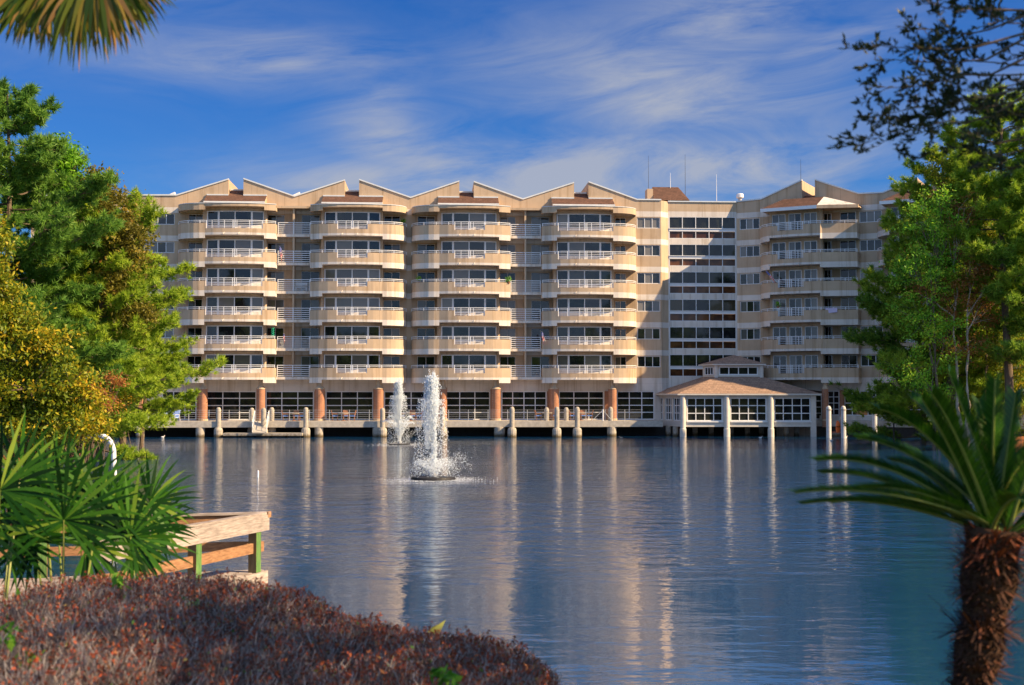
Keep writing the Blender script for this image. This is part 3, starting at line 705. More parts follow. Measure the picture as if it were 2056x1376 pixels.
# columns below the bays
def column(u, w, rnd=True, sq=True, fr=A, t=2.0):
    s_ = fr.S(u, t); r = w/20.6/2; mb = MB(fr)
    if rnd: mb.lathe(s_, t, [(r, .9), (r, 4.55)], 18)
    if sq: mb.box(s_-r*1.15, s_+r*.4, t-1.2, t-.1, .9, 4.55)
    o = mb.build('brick_column', M['brick'], bld)
    c = MB(fr); c.lathe(s_, t, [(r*1.08, 4.553), (r*1.08, 4.63), (r*.62, 4.85), (r*.62, 5.47)], 18); c.lathe(s_, t, [(r*1.15, 1.5), (r*1.15, 1.68)], 18); c.build('column_cap', M['tan'], o)
for u, w_, sq in ((410, 17, True), (525, 17, False), (643, 20, False), (761, 19, True), (889, 18, False), (996, 18, True), (1113, 18, True), (1229, 17, False)): column(u, w_, True, sq)
for u in (285, 181): column(u, 10, False, True)
column(1655, 13, True, False, B, 2.1)
# back walls of brick between ground floor windows
for a, b in ((272, 290), (397, 414), (517, 534), (632, 654), (751, 771), (881, 892), (985, 1006), (1098, 1121), (1213, 1237)):
    mb = MB(A); mb.box(S(a)+.02, S(b)-.02, .003, .16, 1.5, 4.36); mb.build('brick_pier', M['brick'], bld)
# rooftop bits
def roofthing(): pass
mb = MB(A); t0 = -3; sa, sb = S(1312, t0), S(1386, t0); zr = zof(1340, 376, A, -4.6)[1]; zb_ = zof(1340, 402, A, -3)[1]
mb.face([(sa+.1, t0, zb_), (sb, t0, zb_), (sb-.9, t0-1.6, zr), (sa+.2, t0-1.6, zr)], 0); mb.face([(sa+.1, t0, zb_), (sa+.2, t0-1.6, zr), (sa+.1, t0-3.4, zb_)], 1); mb.face([(sb, t0, zb_), (sb, t0-3.4, zb_), (sb-.9, t0-1.6, zr)], 0); mb.face([(sa+.1, t0-3.4, zb_), (sa+.2, t0-1.6, zr), (sb-.9, t0-1.6, zr), (sb, t0-3.4, zb_)], 0)
mb.box(sa-.5, sa+.1, t0-2, t0-.6, 22.6, zr-.35, 1)
mb.build('stair_tower_roof', [M['shingle'], M['tan']], bld)
def antenna(u, v0, v1, r, fr, t, lab):
    s_, z0 = zof(u, v0, fr, t); _, z1 = zof(u, v1, fr, t); p = fr((s_, t, 0))
    o = thing('roof_antenna', (p[0], p[1], 22.6), lab, 'antenna', 'antennas on the roof of the tan building')
    m_ = MB(); m_.tube([(p[0], p[1], 22.5), (p[0], p[1], z0+.2), (p[0], p[1], z1)], [r*1.6, r*1.4, r*.7], 5); m_.build('mast', M['black' if r < .019 else 'white'], o)
    b_ = MB(); b_.box(p[0]-.12, p[0]+.12, p[1]-.12, p[1]+.12, 22.58, 22.8); b_.build('base', M['metal'], o)
for u, v0, v1, r, lab in ((1303, 395, 313, .017, 'tall thin dark antenna at the left side of the brown roof box'), (1347, 376, 347, .02, 'short white antenna just behind the brown roof box'), (1377, 385, 310, .017, 'tall thin dark antenna at the right side of the brown roof box'), (1440, 400, 350, .02, 'white whip antenna on flat parapet between the roof box and the round vent')):
    antenna(u, v0, v1, r, A, -4.5, lab)
antenna(1610, 370, 320, .017, B, -3, 'dark antenna rising behind the left peak of the right wing')
s_, z_ = zof(1487, 399, B, -3); p = B((s_, -3, 0)); o = thing('roof_vent', (p[0], p[1], 22.6), 'white round mushroom vent on the roof left of the right wing peaks', 'vent')
m_ = MB(); m_.lathe(p[0], p[1], [(.2, 22.6), (.2, z_+.1)], 12); m_.build('duct', M['metal'], o); m_ = MB(); m_.lathe(p[0], p[1], [(.34, z_+.05), (.38, z_+.1), (.38, z_+.42), (.3, z_+.5)], 14); m_.build('cap', M['white'], o)
for u, lab in ((341, 'small white hatch on the flat roof at the left end'), (593, 'small white hatch in the first roof valley')):
    s_, z_ = zof(u, 391, A, -2.5); m_ = MB(A); m_.hexa([(s_-.35, -2.5, 22.6), (s_+.35, -2.5, 22.6), (s_+.35, -3.2, 22.6), (s_-.35, -3.2, 22.6)], [(s_-.35, -2.5, z_-.05), (s_+.35, -2.5, z_+.28), (s_+.35, -3.2, z_+.28), (s_-.35, -3.2, z_-.05)])
    p = A((s_, -2.8, 22.6)); tag(m_.build('roof_hatch', M['white'], None, loc=p), lab, 'hatch', 'roof hatches')

# ------------------------------------------------------------------ boardwalk in front of the building
bw = thing('boardwalk', (A.o[0], A.o[1]-4, 0), 'long grey concrete boardwalk on round piers along the building front', 'boardwalk')
d0, d1 = S(168, 4.5), S(1330, 4.5)
mb = MB(A); mb.box(d0, d1, .01, 4.5, .92, 1.50); mb.build('deck_slab', M['conc'], bw)
mb = MB(A); mb.box(d0-14, d1+26, .95, 1.2, -1, .915); mb.build('seawall', M['dark'], bw)
for u, w_ in ((168, 22), (285, 17), (405, 18), (642, 17), (889, 20), (1003, 22), (1227, 19), (525, 17), (760, 22)):
    s_ = S(u, 4.0); r = w_/20.8/2; m_ = MB(A); m_.lathe(s_, 4.1, [(r, -1), (r, .9), (r*.9, .918)], 16); m_.build('pier', M['pile'], bw)
rl = MB(A)
for z in (1.75, 1.95, 2.15, 2.35, 2.55): rl.tube([(d0, 3.9, z), (S(1290, 3.9), 3.9, z)], .012, 4)
s_ = d0+.3
while s_ < S(1290, 3.9): rl.box(s_-.025, s_+.025, 3.88, 3.93, 1.5, 2.58); s_ += 1.9
rl.build('cable_railing', M['metal'], bw)
# right-hand platform along the wing
bw2 = thing('landing_platform', (SB(1700), B.o[1]-6, 0), 'pale concrete platform along the right wing ground floor', 'platform')
bw2.location = B((SB(1720), 1.5, 0)); mb = MB(B); mb.box(SB(1640), SB(1900), .01, 1.6, .95, 1.55); mb.build('deck_slab', M['conc'], bw2)
mb = MB(B); mb.box(SB(1640), SB(1900), 1.3, 1.45, -1, .948); mb.build('seawall', M['dark'], bw2)
m_ = MB(B); m_.box(SB(1645), SB(1900), .003, .35, 1.552, 1.98); m_.build('low_wall', M['light'], bw2)

# pilings
def piling(u, vtop, vbase, dist, lab, foot=True, grp='domed concrete pilings by the boardwalk'):
    p = at(u, 860, dist); r = .235; zt = at(u, vtop, dist).z
    o = thing('piling', (p.x, p.y, 0), lab, 'piling', grp)
    m_ = MB(); m_.lathe(p.x, p.y, [(r, .9 if foot else -1), (r, zt-.28), (r*.9, zt-.14), (r*.6, zt-.03), (.03, zt)], 14); m_.build('post', M['pile'], o, smooth=False)
    if foot: m_ = MB(); m_.lathe(p.x, p.y, [(r*1.8, -1.2), (r*1.8, .65), (r*1.5, .86), (r, .905)], 14); m_.build('footing', M['pile'], o)
    c = MB(); c.lathe(p.x, p.y, [(r+.012, zt-.40), (r+.012, zt-.29)], 14); c.build('collar', M['conc'], o)
PIL = [(438.5, 818, 877, 123.0, 'tall domed piling at the left corner of the low floating dock', True),
       (505.5, 819, 868, 124.3, 'domed piling left of the gangway at the back of the floating dock', True),
       (529, 819, 878, 122.6, 'domed piling in front of the gangway between its two neighbours', True),
       (545.5, 818, 868, 124.3, 'domed piling right of the gangway at the back of the floating dock', True),
       (614, 818, 877, 123.0, 'domed piling at the right corner of the low floating dock', True),
       (768, 819, 878, 123.5, 'domed piling partly veiled by the far fountain spray', True),
       (888.5, 819, 877, 123.8, 'domed piling half hidden just right of the near fountain jet', True),
       (1028, 817, 877, 123.3, 'leftmost domed piling of the small terrace with brown chairs', True),
       (1097.5, 818, 850, 125.8, 'short domed piling on deck behind the left chairs of the terrace', False),
       (1118, 817, 878, 122.8, 'tall domed piling standing in water at the terrace middle', True),
       (1137, 818, 850, 125.8, 'short domed piling on deck between the two tall terrace pilings', False),
       (1159, 817, 878, 122.8, 'tall domed piling right of the terrace middle by the cable post', True),
       (1226, 817, 850, 125.5, 'domed piling at the right end of the terrace cable stays', False)]
for u, vt, vb, d, lab, ft in PIL:
    if ft: piling(u, vt, vb, d, lab)
    else:
        p = at(u, 850, d); o = thing('piling', (p.x, p.y, 1.5), lab, 'piling', 'domed concrete pilings by the boardwalk'); zt = at(u, vt, d).z
        m_ = MB(); m_.lathe(p.x, p.y, [(.23, 1.5), (.23, zt-.28), (.2, zt-.14), (.13, zt-.03), (.03, zt)], 14); m_.build('post', M['pile'], o)
        c = MB(); c.lathe(p.x, p.y, [(.242, zt-.40), (.242, zt-.29)], 14); c.build('collar', M['conc'], o)
for u, d, lab in ((1664, 121.5, 'white domed piling left of the orange kayak at the red dock'), (1693.5, 120.3, 'white sunlit domed piling right of the orange kayak'), (1756, 121.5, 'white domed piling behind the ramp of the red dock')):
    p = at(u, 860, d); o = thing('piling', (p.x, p.y, 0), lab, 'piling', 'white pilings at the red dock'); zt = at(u, 815, d).z
    m_ = MB(); m_.lathe(p.x, p.y, [(.24, -1), (.24, zt-.3), (.21, zt-.14), (.13, zt-.03), (.03, zt)], 14); m_.build('post', M['whitepile'], o); c = MB(); c.lathe(p.x, p.y, [(.27, zt-.42), (.27, zt-.3)], 14); c.build('collar', M['conc'], o)
# deck bump-out (terrace) and cable post
ter = thing('terrace', A((S(1060, 5), 5, 0)), 'grey stone terrace projecting from the boardwalk between tall pilings', 'terrace')
m_ = MB(A); m_.box(S(1030, 5.4), S(1210, 5.4), 4.503, 5.5, .94, 1.51); m_.build('deck_slab', M['conc'], ter)
cp = thing('cable_post', A((S(1210, 5.2), 5.2, 1.51)), 'short white post with slanted stay cables at the terrace edge', 'post')
m_ = MB(A); s_ = S(1210, 5.2); m_.tube([(s_, 5.2, 1.51), (s_, 5.2, 2.62)], .06, 8); m_.build('post', M['white'], cp)
m_ = MB(A); m_.tube([(s_, 5.2, 2.55), (s_-1.05, 5.2, 1.53)], .03, 5); m_.tube([(s_, 5.2, 2.55), (s_+.95, 4.4, 1.53)], .03, 5); m_.build('cable', M['metal'], cp)
# floating dock
fd = thing('floating_dock', on_water(525, 878), 'low pale floating dock between the left pilings', 'dock')
p0, p1 = on_water(447, 879), on_water(606, 879)
m_ = MB(); m_.box(p0.x, p1.x, p0.y+.1, p0.y+2.2, .16, .42); m_.build('deck', M['pile'], fd)
m_ = MB()
for i in range(5): x = p0.x+.8+i*(p1.x-p0.x-1.6)/4; m_.box(x-.6, x+.6, p0.y+.3, p0.y+2.0, -.2, .157)
m_.build('float', M['dark'], fd)
gw = thing('gangway', A((S(525, 4.8), 4.8, .4)), 'sloping metal gangway with white handrails down to the floating dock', 'gangway')
m_ = MB(A); sa, sb = S(512, 5), S(540, 5); m_.hexa([(sa, 4.5, 1.4), (sb, 4.5, 1.4), (sb, 6.2, .42), (sa, 6.2, .42)], [(sa, 4.5, 1.5), (sb, 4.5, 1.5), (sb, 6.2, .52), (sa, 6.2, .52)]); m_.build('ramp', M['conc'], gw)
for s_ in (sa, sb):
    m_ = MB(A); m_.tube([(s_, 4.5, 2.5), (s_, 6.2, 1.5)], .03, 6); m_.tube([(s_, 4.5, 2.0), (s_, 6.2, 1.0)], .02, 6)
    for q in range(4): tt = 4.5+1.7*q/3; zz = 1.5-.98*q/3; m_.tube([(s_, tt, zz), (s_, tt, zz+1)], .025, 6)
    m_.build('handrail', M['white'], gw)
# deck furniture
def patio_chair():
    o = thing('patio_chair', (0, 0, 0), 'x', 'chair', 'patio chairs on the boardwalk')
    m_ = MB(); m_.box(-.26, .26, -.26, .26, .42, .50); m_.build('seat', M['blue'], o)
    m_ = MB(); m_.hexa([(-.26, .22, .5), (.26, .22, .5), (.26, .28, .5), (-.26, .28, .5)], [(-.26, .34, 1.0), (.26, .34, 1.0), (.26, .40, 1.0), (-.26, .40, 1.0)]); m_.build('backrest', M['rust'], o)
    for a in (-.24, .24):
        for b in (-.24, .24): m_ = MB(); m_.tube([(a, b, 0), (a, b, .42)], .022, 5); m_.build('leg', M['rust'], o)
    for a in (-.27, .27): m_ = MB(); m_.tube([(a, .26, .68), (a, -.26, .66), (a, -.26, .44)], .022, 5); m_.build('armrest', M['rust'], o)
    return o
def deck_chair():
    o = thing('lounge_chair', (0, 0, 0), 'x', 'chair', 'pale blue lounge chairs')
    m_ = MB(); m_.hexa([(-.33, -.35, .33), (.33, -.35, .33), (.33, .25, .26), (-.33, .25, .26)], [(-.33, -.35, .39), (.33, -.35, .39), (.33, .25, .32), (-.33, .25, .32)]); m_.build('seat', M['bluepale'], o)
    m_ = MB(); m_.hexa([(-.33, .22, .3), (.33, .22, .3), (.33, .28, .3), (-.33, .28, .3)], [(-.33, .50, 1.05), (.33, .50, 1.05), (.33, .56, 1.05), (-.33, .56, 1.05)]); m_.build('backrest', M['bluepale'], o)
    for a in (-.33, .33):
        m_ = MB(); m_.tube([(a, -.35, 0), (a, -.35, .6), (a, .35, .6), (a, .5, 0)], .03, 5); m_.build('leg', M['white'], o)
    return o
M['bluepale'] = simple('pale_blue_fabric', (.35, .50, .85), .7, .08, 5)
def patio_table():
    o = thing('patio_table', (0, 0, 0), 'x', 'table', 'round patio tables on the boardwalk')
    m_ = MB(); m_.lathe(0, 0, [(.5, .70), (.52, .72), (.52, .75), (.5, .76)], 18); m_.build('tabletop', M['pile'], o); m_ = MB(); m_.lathe(0, 0, [(.25, 0), (.25, .03), (.05, .06), (.05, .70)], 12); m_.build('pedestal', M['rust'], o)
    return o
first = {}
def place(fn, u, t, rz, lab):
    if fn not in first: first[fn] = fn(); o = first[fn]; used = True
    else: o = copy_tree(first[fn])
    p = A((S(u, t), t, 1.502)); o.location = p; o.rotation_euler = (0, 0, rz); o['label'] = lab; return o
place(deck_chair, 337, 2.6, .2, 'pale blue lounge chair nearest the brick pier on the left boardwalk'); place(deck_chair, 352, 2.3, -.35, 'pale blue lounge chair just right of its twin on the left boardwalk')
SETS = [(592, 'behind the floating dock'), (691, 'left of the far fountain'), (825, 'between the two fountains'), (1098, 'left of the tall terrace pilings'), (1166, 'behind the stay cables')]
for u, where in SETS:
    place(patio_table, u, 2.6, 0, 'round patio table '+where)
    place(patio_chair, u-17, 2.5, 1.57+.2, 'brown blue cushioned chair left of the table '+where); place(patio_chair, u+17, 2.6, -1.57, 'brown blue cushioned chair right of the table '+where)
    place(patio_chair, u+4, 1.7, 0.1, 'brown blue cushioned chair at the back of the table '+where)
# red dock on the right with ramp, kayak, pole
rd = thing('boat_dock', on_water(1730, 877), 'low red topped floating dock in front of the right wing', 'dock')
p0, p1 = on_water(1671, 876.5), on_water(1812, 876.5)
m_ = MB(); m_.box(p0.x, p1.x, p0.y, p0.y+2.6, .36, .46); m_.build('deck', M['redwood'], rd); m_ = MB(); m_.box(p0.x, p1.x, p0.y+.04, p0.y+2.5, -.1, .357); m_.build('float', M['pile'], rd)
rp = thing('ramp', on_water(1770, 860), 'pale sloping ramp with handrails from the platform to the red dock', 'ramp')
m_ = MB(); q = at(1800, 852, 124); q2 = at(1740, 862, 123); m_.hexa([(q2.x, q2.y-.5, .47), (q.x, q.y-.5, 1.45), (q.x, q.y+.5, 1.45), (q2.x, q2.y+.5, .47)], [(q2.x, q2.y-.5, .55), (q.x, q.y-.5, 1.55), (q.x, q.y+.5, 1.55), (q2.x, q2.y+.5, .55)]); m_.build('ramp_deck', M['pile'], rp)
m_ = MB(); m_.tube([(q2.x, q2.y-.5, 1.5), (q.x, q.y-.5, 2.5)], .03, 6); m_.tube([(q2.x, q2.y-.5, .5), (q2.x, q2.y-.5, 1.5)], .03, 6); m_.tube([(q.x, q.y-.5, 1.5), (q.x, q.y-.5, 2.5)], .03, 6); m_.build('handrail', M['metal'], rp)
ky = at(1681, 860, 120.6); kb = thing('kayak', (ky.x, ky.y, .46), 'orange kayak standing upright on the red dock between two white pilings', 'kayak')
m_ = MB(); n = 14; pts = []; rs = []
for i in range(n): q = i/(n-1); pts.append((ky.x+.10*sin(q*3), ky.y, .47+q*1.15)); rs.append(.03+.20*sin(pi*min(max(q, .02), .98))**.6)
m_.tube(pts, rs, 10); m_.build('hull', M['orange'], kb, smooth=True); m_ = MB(); m_.tube([(ky.x+.25, ky.y-.05, .47), (ky.x+.32, ky.y-.05, 2.0)], .02, 5); m_.hexa([(ky.x+.26, ky.y-.07, 1.95), (ky.x+.4, ky.y-.07, 1.95), (ky.x+.4, ky.y-.04, 1.95), (ky.x+.26, ky.y-.04, 1.95)], [(ky.x+.26, ky.y-.07, 2.3), (ky.x+.4, ky.y-.07, 2.3), (ky.x+.4, ky.y-.04, 2.3), (ky.x+.26, ky.y-.04, 2.3)]); m_.build('paddle', M['worange'], kb)
p = on_water(1795, 893); m_ = MB(); m_.tube([(p.x, p.y, -1), (p.x, p.y, at(1795, 850, p.y).z)], .06, 8); m_.lathe(p.x, p.y, [(.14, -.2), (.14, .25), (.06, .35)], 10); tag(m_.build('mooring_pole', M['black'], None, loc=(p.x, p.y, 0)), 'dark thin pole standing in the water before the red dock', 'pole')

# ------------------------------------------------------------------ pavilion over the water
PV = Frame(0, 0, 0)
pv_o = at(1371, 857, 124.2); PF = Frame(pv_o.x, 124.2, radians(1.0))
pav = thing('pavilion', (pv_o.x+6, 127, 0), 'cream lakeside pavilion with hipped shingle roof and a small cupola on piles', 'pavilion')
Wd = PF.S(1636); Dp = 7.0; skew = -1.7      # left side leans outwards to the back
zf, zs_, zh, ze = .95, 1.5, 3.72, 4.12
def side_pt(q): return (skew*q, -Dp*q)
# front wall with three big windows
pc = [0, PF.S(1457.5), PF.S(1545.5), PF.S(1632)]
wp = MB(PF); ops = [(pc[0]+.42, pc[1]-.38, zs_, zh), (pc[1]+.38, pc[2]-.38, zs_, zh), (pc[2]+.38, pc[3]-.30, zs_, zh)]
wall_panel(PF, 0, Wd, zf, ze, 0, ops, mb=wp, reveal=.2)
for a, b, c, d in ops: window(PF, 'pavilion_window', a, b, c, d, -.15, 4, 3, pav, fw=.085, gm='glassd')
for a, b, c, d in ops: f_ = MB(PF); f_.box(a-.05, b+.05, .003, .12, c-.12, c-.01); f_.build('window_sill', M['white'], pav)
# side wall (left) in its own frame
L0 = PF((skew, -Dp, 0)); L1 = PF((0, 0, 0)); lf = math.hypot(L1[0]-L0[0], L1[1]-L0[1]); SF = Frame(L0[0], L0[1], atan2(L1[1]-L0[1], L1[0]-L0[0]))
ops = [(.5, 2.0, zs_, zh), (2.5, 4.3, zs_, zh), (4.7, 6.6, zs_, zh)]
wall_panel(SF, 0, lf, zf, ze, 0, ops, mb=wp, reveal=.2)
wp2 = MB(SF); wall_panel(SF, 0, lf, zf, ze, 0, ops, mb=wp2, reveal=.2)
for a, b, c, d in ops: window(SF, 'pavilion_window', a, b, c, d, -.15, 3, 3, pav, fw=.08, gm='glass')
wp = MB(PF); wall_panel(PF, 0, Wd, zf, ze, 0, [(pc[0]+.42, pc[1]-.38, zs_, zh), (pc[1]+.38, pc[2]-.38, zs_, zh), (pc[2]+.38, pc[3]-.30, zs_, zh)], mb=wp, reveal=.2)
wp.face([(Wd, 0, zf), (Wd, -Dp, zf), (Wd, -Dp, ze), (Wd, 0, ze)]); wp.face([(0, 0, zf), (Wd, 0, zf), (Wd, -Dp, zf), (skew, -Dp, zf)])
wp.build('wall', M['cream'], pav); wp2.build('wall', M['cream'], pav)
for i, s_ in enumerate(pc):
    m_ = MB(PF); r = .27 if i < 3 else .3
    if i < 3: m_.lathe(s_, .1, [(r, zf-.15), (r, zh+.1), (r*.8, zh+.28), (r*.3, zh+.34)], 14); m_.lathe(s_, .1, [(r*1.15, -1), (r*1.15, zf-.2), (r, zf-.15)], 14)
    else: m_.box(s_-.3, Wd+.02, -.3, .08, -1, ze)
    m_.build('pillar', M['cream'], pav)
# piles below
m_ = None
for s_, t_ in [(-.9, -3.5), (-1.5, -5.8), (-.45, -1.8), (1.8, -4), (3.4, -4), (2.5, -6.5), (5.3, -3.5), (7.0, -4), (8.6, -5), (10.3, -1.6), (11.6, -2.8), (6.2, -6)]:
    m_ = MB(PF); m_.lathe(s_, t_, [(.27, -1), (.27, zf-.003)], 12); m_.build('pile', M['pile'], pav)
# roof
ov = .45
e = [(-ov-.1, ov), (Wd+ov, ov), (Wd+ov, -Dp-.3), (skew-ov, -Dp-.3)]
cz = 5.78; cu0, cu1 = PF.S(1437, -2.2), PF.S(1528, -2.2); ct0, ct1 = -2.2, -5.0; cl = (cu0-.85, ct1)
top = [(cu0, ct0), (cu1, ct0), (cu1, ct1), cl]
m_ = MB(PF)
for i in range(4):
    j = (i+1) % 4; m_.face([(e[i][0], e[i][1], ze), (e[j][0], e[j][1], ze), (top[j][0], top[j][1], cz), (top[i][0], top[i][1], cz)])
rf = m_.build('roof', M['shingle2'], pav)
m_ = MB(PF)
for i in range(4):
    j = (i+1) % 4; a, b = e[i], e[j]; c = (Wd/2, -Dp/2)
    ai = (a[0]+(c[0]-a[0])*.03, a[1]+(c[1]-a[1])*.06); bi = (b[0]+(c[0]-b[0])*.03, b[1]+(c[1]-b[1])*.06)
    m_.hexa([(a[0], a[1], ze-.14), (b[0], b[1], ze-.14), (bi[0], bi[1], ze-.14), (ai[0], ai[1], ze-.14)], [(a[0], a[1], ze-.004), (b[0], b[1], ze-.004), (bi[0], bi[1], ze-.004), (ai[0], ai[1], ze-.004)])
m_.build('fascia', M['cream'], rf)
# cupola
ctz = 7.0; m_ = MB(PF)
wall_panel(PF, cu0, cu1, cz-.1, ctz, ct0, [(cu0+.3, cu1-.35, 5.95, 6.75)], mb=m_, reveal=.1)
m_.face([(cl[0], cl[1], cz-.1), (cu0, ct0, cz-.1), (cu0, ct0, ctz), (cl[0], cl[1], ctz)]); m_.face([(cu1, ct0, cz-.1), (cu1, ct1, cz-.1), (cu1, ct1, ctz), (cu1, ct0, ctz)]); m_.face([(cl[0], ct1, cz-.1), (cl[0], ct1, ctz), (cu1, ct1, ctz), (cu1, ct1, cz-.1)])
m_.lathe(cu0, ct0, [(.2, cz-.1), (.2, ctz-.1), (.1, ctz)], 12); m_.lathe(cu1, ct0, [(.2, cz-.1), (.2, ctz-.1), (.1, ctz)], 12)
cup = m_.build('cupola', M['cream'], pav)
window(PF, 'window', cu0+.3, cu1-.35, 5.95, 6.75, ct0-.08, 4, 1, cup, fw=.09, gm='glassd')
C0 = PF((cl[0], cl[1], 0)); C1 = PF((cu0, ct0, 0)); CF = Frame(C0[0], C0[1], atan2(C1[1]-C0[1], C1[0]-C0[0])); cln = math.hypot(C1[0]-C0[0], C1[1]-C0[1])
window(CF, 'window', .6, cln-.5, 5.95, 6.75, .03, 3, 1, cup, fw=.08, gm='glass')
o_ = .38; ce = [(cu0-o_, ct0+o_), (cu1+o_, ct0+o_), (cu1+o_, ct1-o_), (cl[0]-o_, ct1-o_)]; ap = ((cu0+cu1)/2-.2, (ct0+ct1)/2, 7.95); m_ = MB(PF)
for i in range(4): j = (i+1) % 4; m_.face([(ce[i][0], ce[i][1], ctz+.02), (ce[j][0], ce[j][1], ctz+.02), ap])
m_.build('cupola_roof', M['shingle2'], cup); m_ = MB(PF); m_.prism(ce, ctz-.1, ctz+.015); m_.build('fascia', M['cream'], cup)
# link roof between pavilion and wing
lk = thing('link_building', PF((Wd+2, -4, 0)), 'low glazed link with grey roof between the pavilion and the right wing', 'building')
m_ = MB(PF); m_.face([(Wd-3, -2.6, 4.2), (Wd+5.5, -2.6, 4.2), (Wd+4, -6.5, 5.3), (Wd-3, -6.5, 5.3)]); m_.face([(Wd+5.5, -2.6, 4.2), (Wd+6, -8, 4.2), (Wd+4, -6.5, 5.3)]); m_.build('roof', M['shingle'], lk)
m_ = MB(PF); m_.box(Wd+.02, Wd+5.3, -6, -3.0, 1.0, 1.6); m_.box(Wd+.02, Wd+5.3, -6, -3.0, 4.0, 4.19); m_.build('wall', M['light'], lk)
window(PF, 'window', Wd+.05, Wd+5.2, 1.6, 4.0, -3.1, 8, 4, lk, fw=.08, gm='glassd')

# ------------------------------------------------------------------ fountains
def fountain(u, v, hv, lab, seed, big):
    p = on_water(u, v); rng = np.random.RandomState(seed); H = at(u, hv, p.y).z
    o = thing('fountain', (p.x, p.y, 0), lab, 'fountain', 'floating fountains on the lake')
    m_ = MB(); m_.lathe(p.x, p.y, [(.8, -.1), (1.05, -.08), (1.12, .03), (1.05, .13), (.8, .15)] if big else [(.6, -.1), (.9, -.05), (.9, .06), (.6, .08)], 28); m_.build('float_ring', M['black'], o)
    m_ = MB(); m_.lathe(p.x, p.y, [(.18, .1), (.2, .28), (.1, .34)], 12); m_.build('nozzle', M['metal'], o)
    P = []; R = []
    def add(x, y, z, r): P.append(np.stack([x, y, z], -1)); R.append(r)
    # rising column
    n = 9000; q = rng.rand(n)**.85; z = q*H*.97; w_ = .075+.16*q**1.5+.10*np.sin(q*9+rng.rand(n))*q
    add(rng.randn(n)*w_*.55+.10*q*np.sin(q*5), rng.randn(n)*w_*.55, z, .012+.022*rng.rand(n))
    # falling plume: spiky top, widest a third of the way down, closing round the column
    n = 42000; q = rng.rand(n)**1.05; zc = H*(.97-.66*q)+.08*rng.randn(n); an = rng.rand(n)*2*pi
    wd = np.interp(q, [0, .15, .4, .6, .8, 1], [.07, .24, .43, .38, .22, .10]); rr = wd*rng.rand(n)**.62
    lob = 1+.22*np.sin(an*3+zc*1.3)+.14*np.sin(an*7+zc*4); kp = rng.rand(n) < (1.0-.55*q)
    x_ = rr*np.cos(an)*lob-.28*q; y_ = rr*np.sin(an)*lob; add(x_[kp], y_[kp], zc[kp]+.10*np.sin(an[kp]*9), .005+.011*rng.rand(n)[kp]**2)
    n = 3800; q = rng.rand(n); z = H*.75*(1-q**1.3); an = rng.rand(n)*2*pi; rr = (.15+.75*np.sqrt(rng.rand(n)))*(.75+.35*q)
    add(rr*np.cos(an)-.1, rr*np.sin(an), z, .007+.017*rng.rand(n))
    # separate leading spouts at the tip
    for k in range(9):
        n = 130; hx = rng.uniform(-.45, .3); hh = H*rng.uniform(.86, 1.05) if abs(hx) < .3 else H*rng.uniform(.8, .93); q = rng.rand(n)
        add(hx*.8*q+.04*rng.randn(n)*(1-q*.4), .3*rng.randn()*q+.03*rng.randn(n), hh*(.72+.28*q), .008+.018*rng.rand(n))
    # ring of low side jets
    nj = 22 if big else 20
    for k in range(nj):
        a = 2*pi*k/nj+.1; reach = rng.uniform(.85, 1.25) if big else rng.uniform(1.2, 2.0); hh = rng.uniform(.75, 1.25) if big else rng.uniform(1.6, 2.2); n = 140 if big else 200; q = rng.rand(n)
        if big: x = (.12+reach*(q*.82+.18*rng.rand(n)*q)); zz = .18+hh*(1-(2*q-1)**2)**.8*(1-.15*rng.rand(n))*(.45+.55*q)
        else: x = reach*q*.75; zz = .15+hh*(1-(1.25*q-1)**2)
        sp = .05+.10*q if big else .02+.04*q
        add(x*np.cos(a)+sp*rng.randn(n), x*np.sin(a)+sp*rng.randn(n), zz+sp*.6*rng.randn(n), .008+.014*rng.rand(n))
    # splash drifting right
    n = 520 if big else 200; q = rng.rand(n); add(.5+1.2*q+.15*rng.randn(n), .5*rng.randn(n), np.abs(.30+.75*np.sin(q*2.6)+.20*rng.randn(n)), .007+.014*rng.rand(n)**2)
    Pt = np.concatenate(P); Rr = np.concatenate(R)*(1.0 if big else 1.15)
    Pt[:, 2] = np.maximum(Pt[:, 2], .02); Pt = Pt+np.array([p.x, p.y, 0])
    N = len(Pt); tet = np.array([(1, 1, 1), (1, -1, -1), (-1, 1, -1), (-1, -1, 1)], float)/sqrt(3)
    # random rotation of each tetra
    qn = rng.randn(N, 4); qn /= np.linalg.norm(qn, axis=1)[:, None]; w0, x0, y0, z0 = qn.T
    Rm = np.stack([1-2*(y0*y0+z0*z0), 2*(x0*y0-z0*w0), 2*(x0*z0+y0*w0), 2*(x0*y0+z0*w0), 1-2*(x0*x0+z0*z0), 2*(y0*z0-x0*w0), 2*(x0*z0-y0*w0), 2*(y0*z0+x0*w0), 1-2*(x0*x0+y0*y0)], -1).reshape(N, 3, 3)
    T = np.einsum('nij,kj->nki', Rm, tet)*Rr[:, None, None]; T[:, :, 2] *= 1.7; T += Pt[:, None, :]
    fi = [(0, 1, 2), (0, 3, 1), (0, 2, 3), (1, 3, 2)]
    V = np.concatenate([T[:, f, :] for f in fi], 0)
    arr_mesh('water_jet', V, 3, np.zeros(len(V)), M['drops'], o)
    # foam on the water
    n = 2200 if big else 900; rr = (1.1+.8*np.abs(rng.randn(n))) if big else 1.0+1.0*np.abs(rng.randn(n)); an = rng.rand(n)*2*pi; cx = p.x+rr*np.cos(an)*1.0; cy = p.y+rr*np.sin(an)*1.0
    s_ = .012+.03*rng.rand(n); z_ = np.full(n, .012); h_ = .010*rng.rand(n)
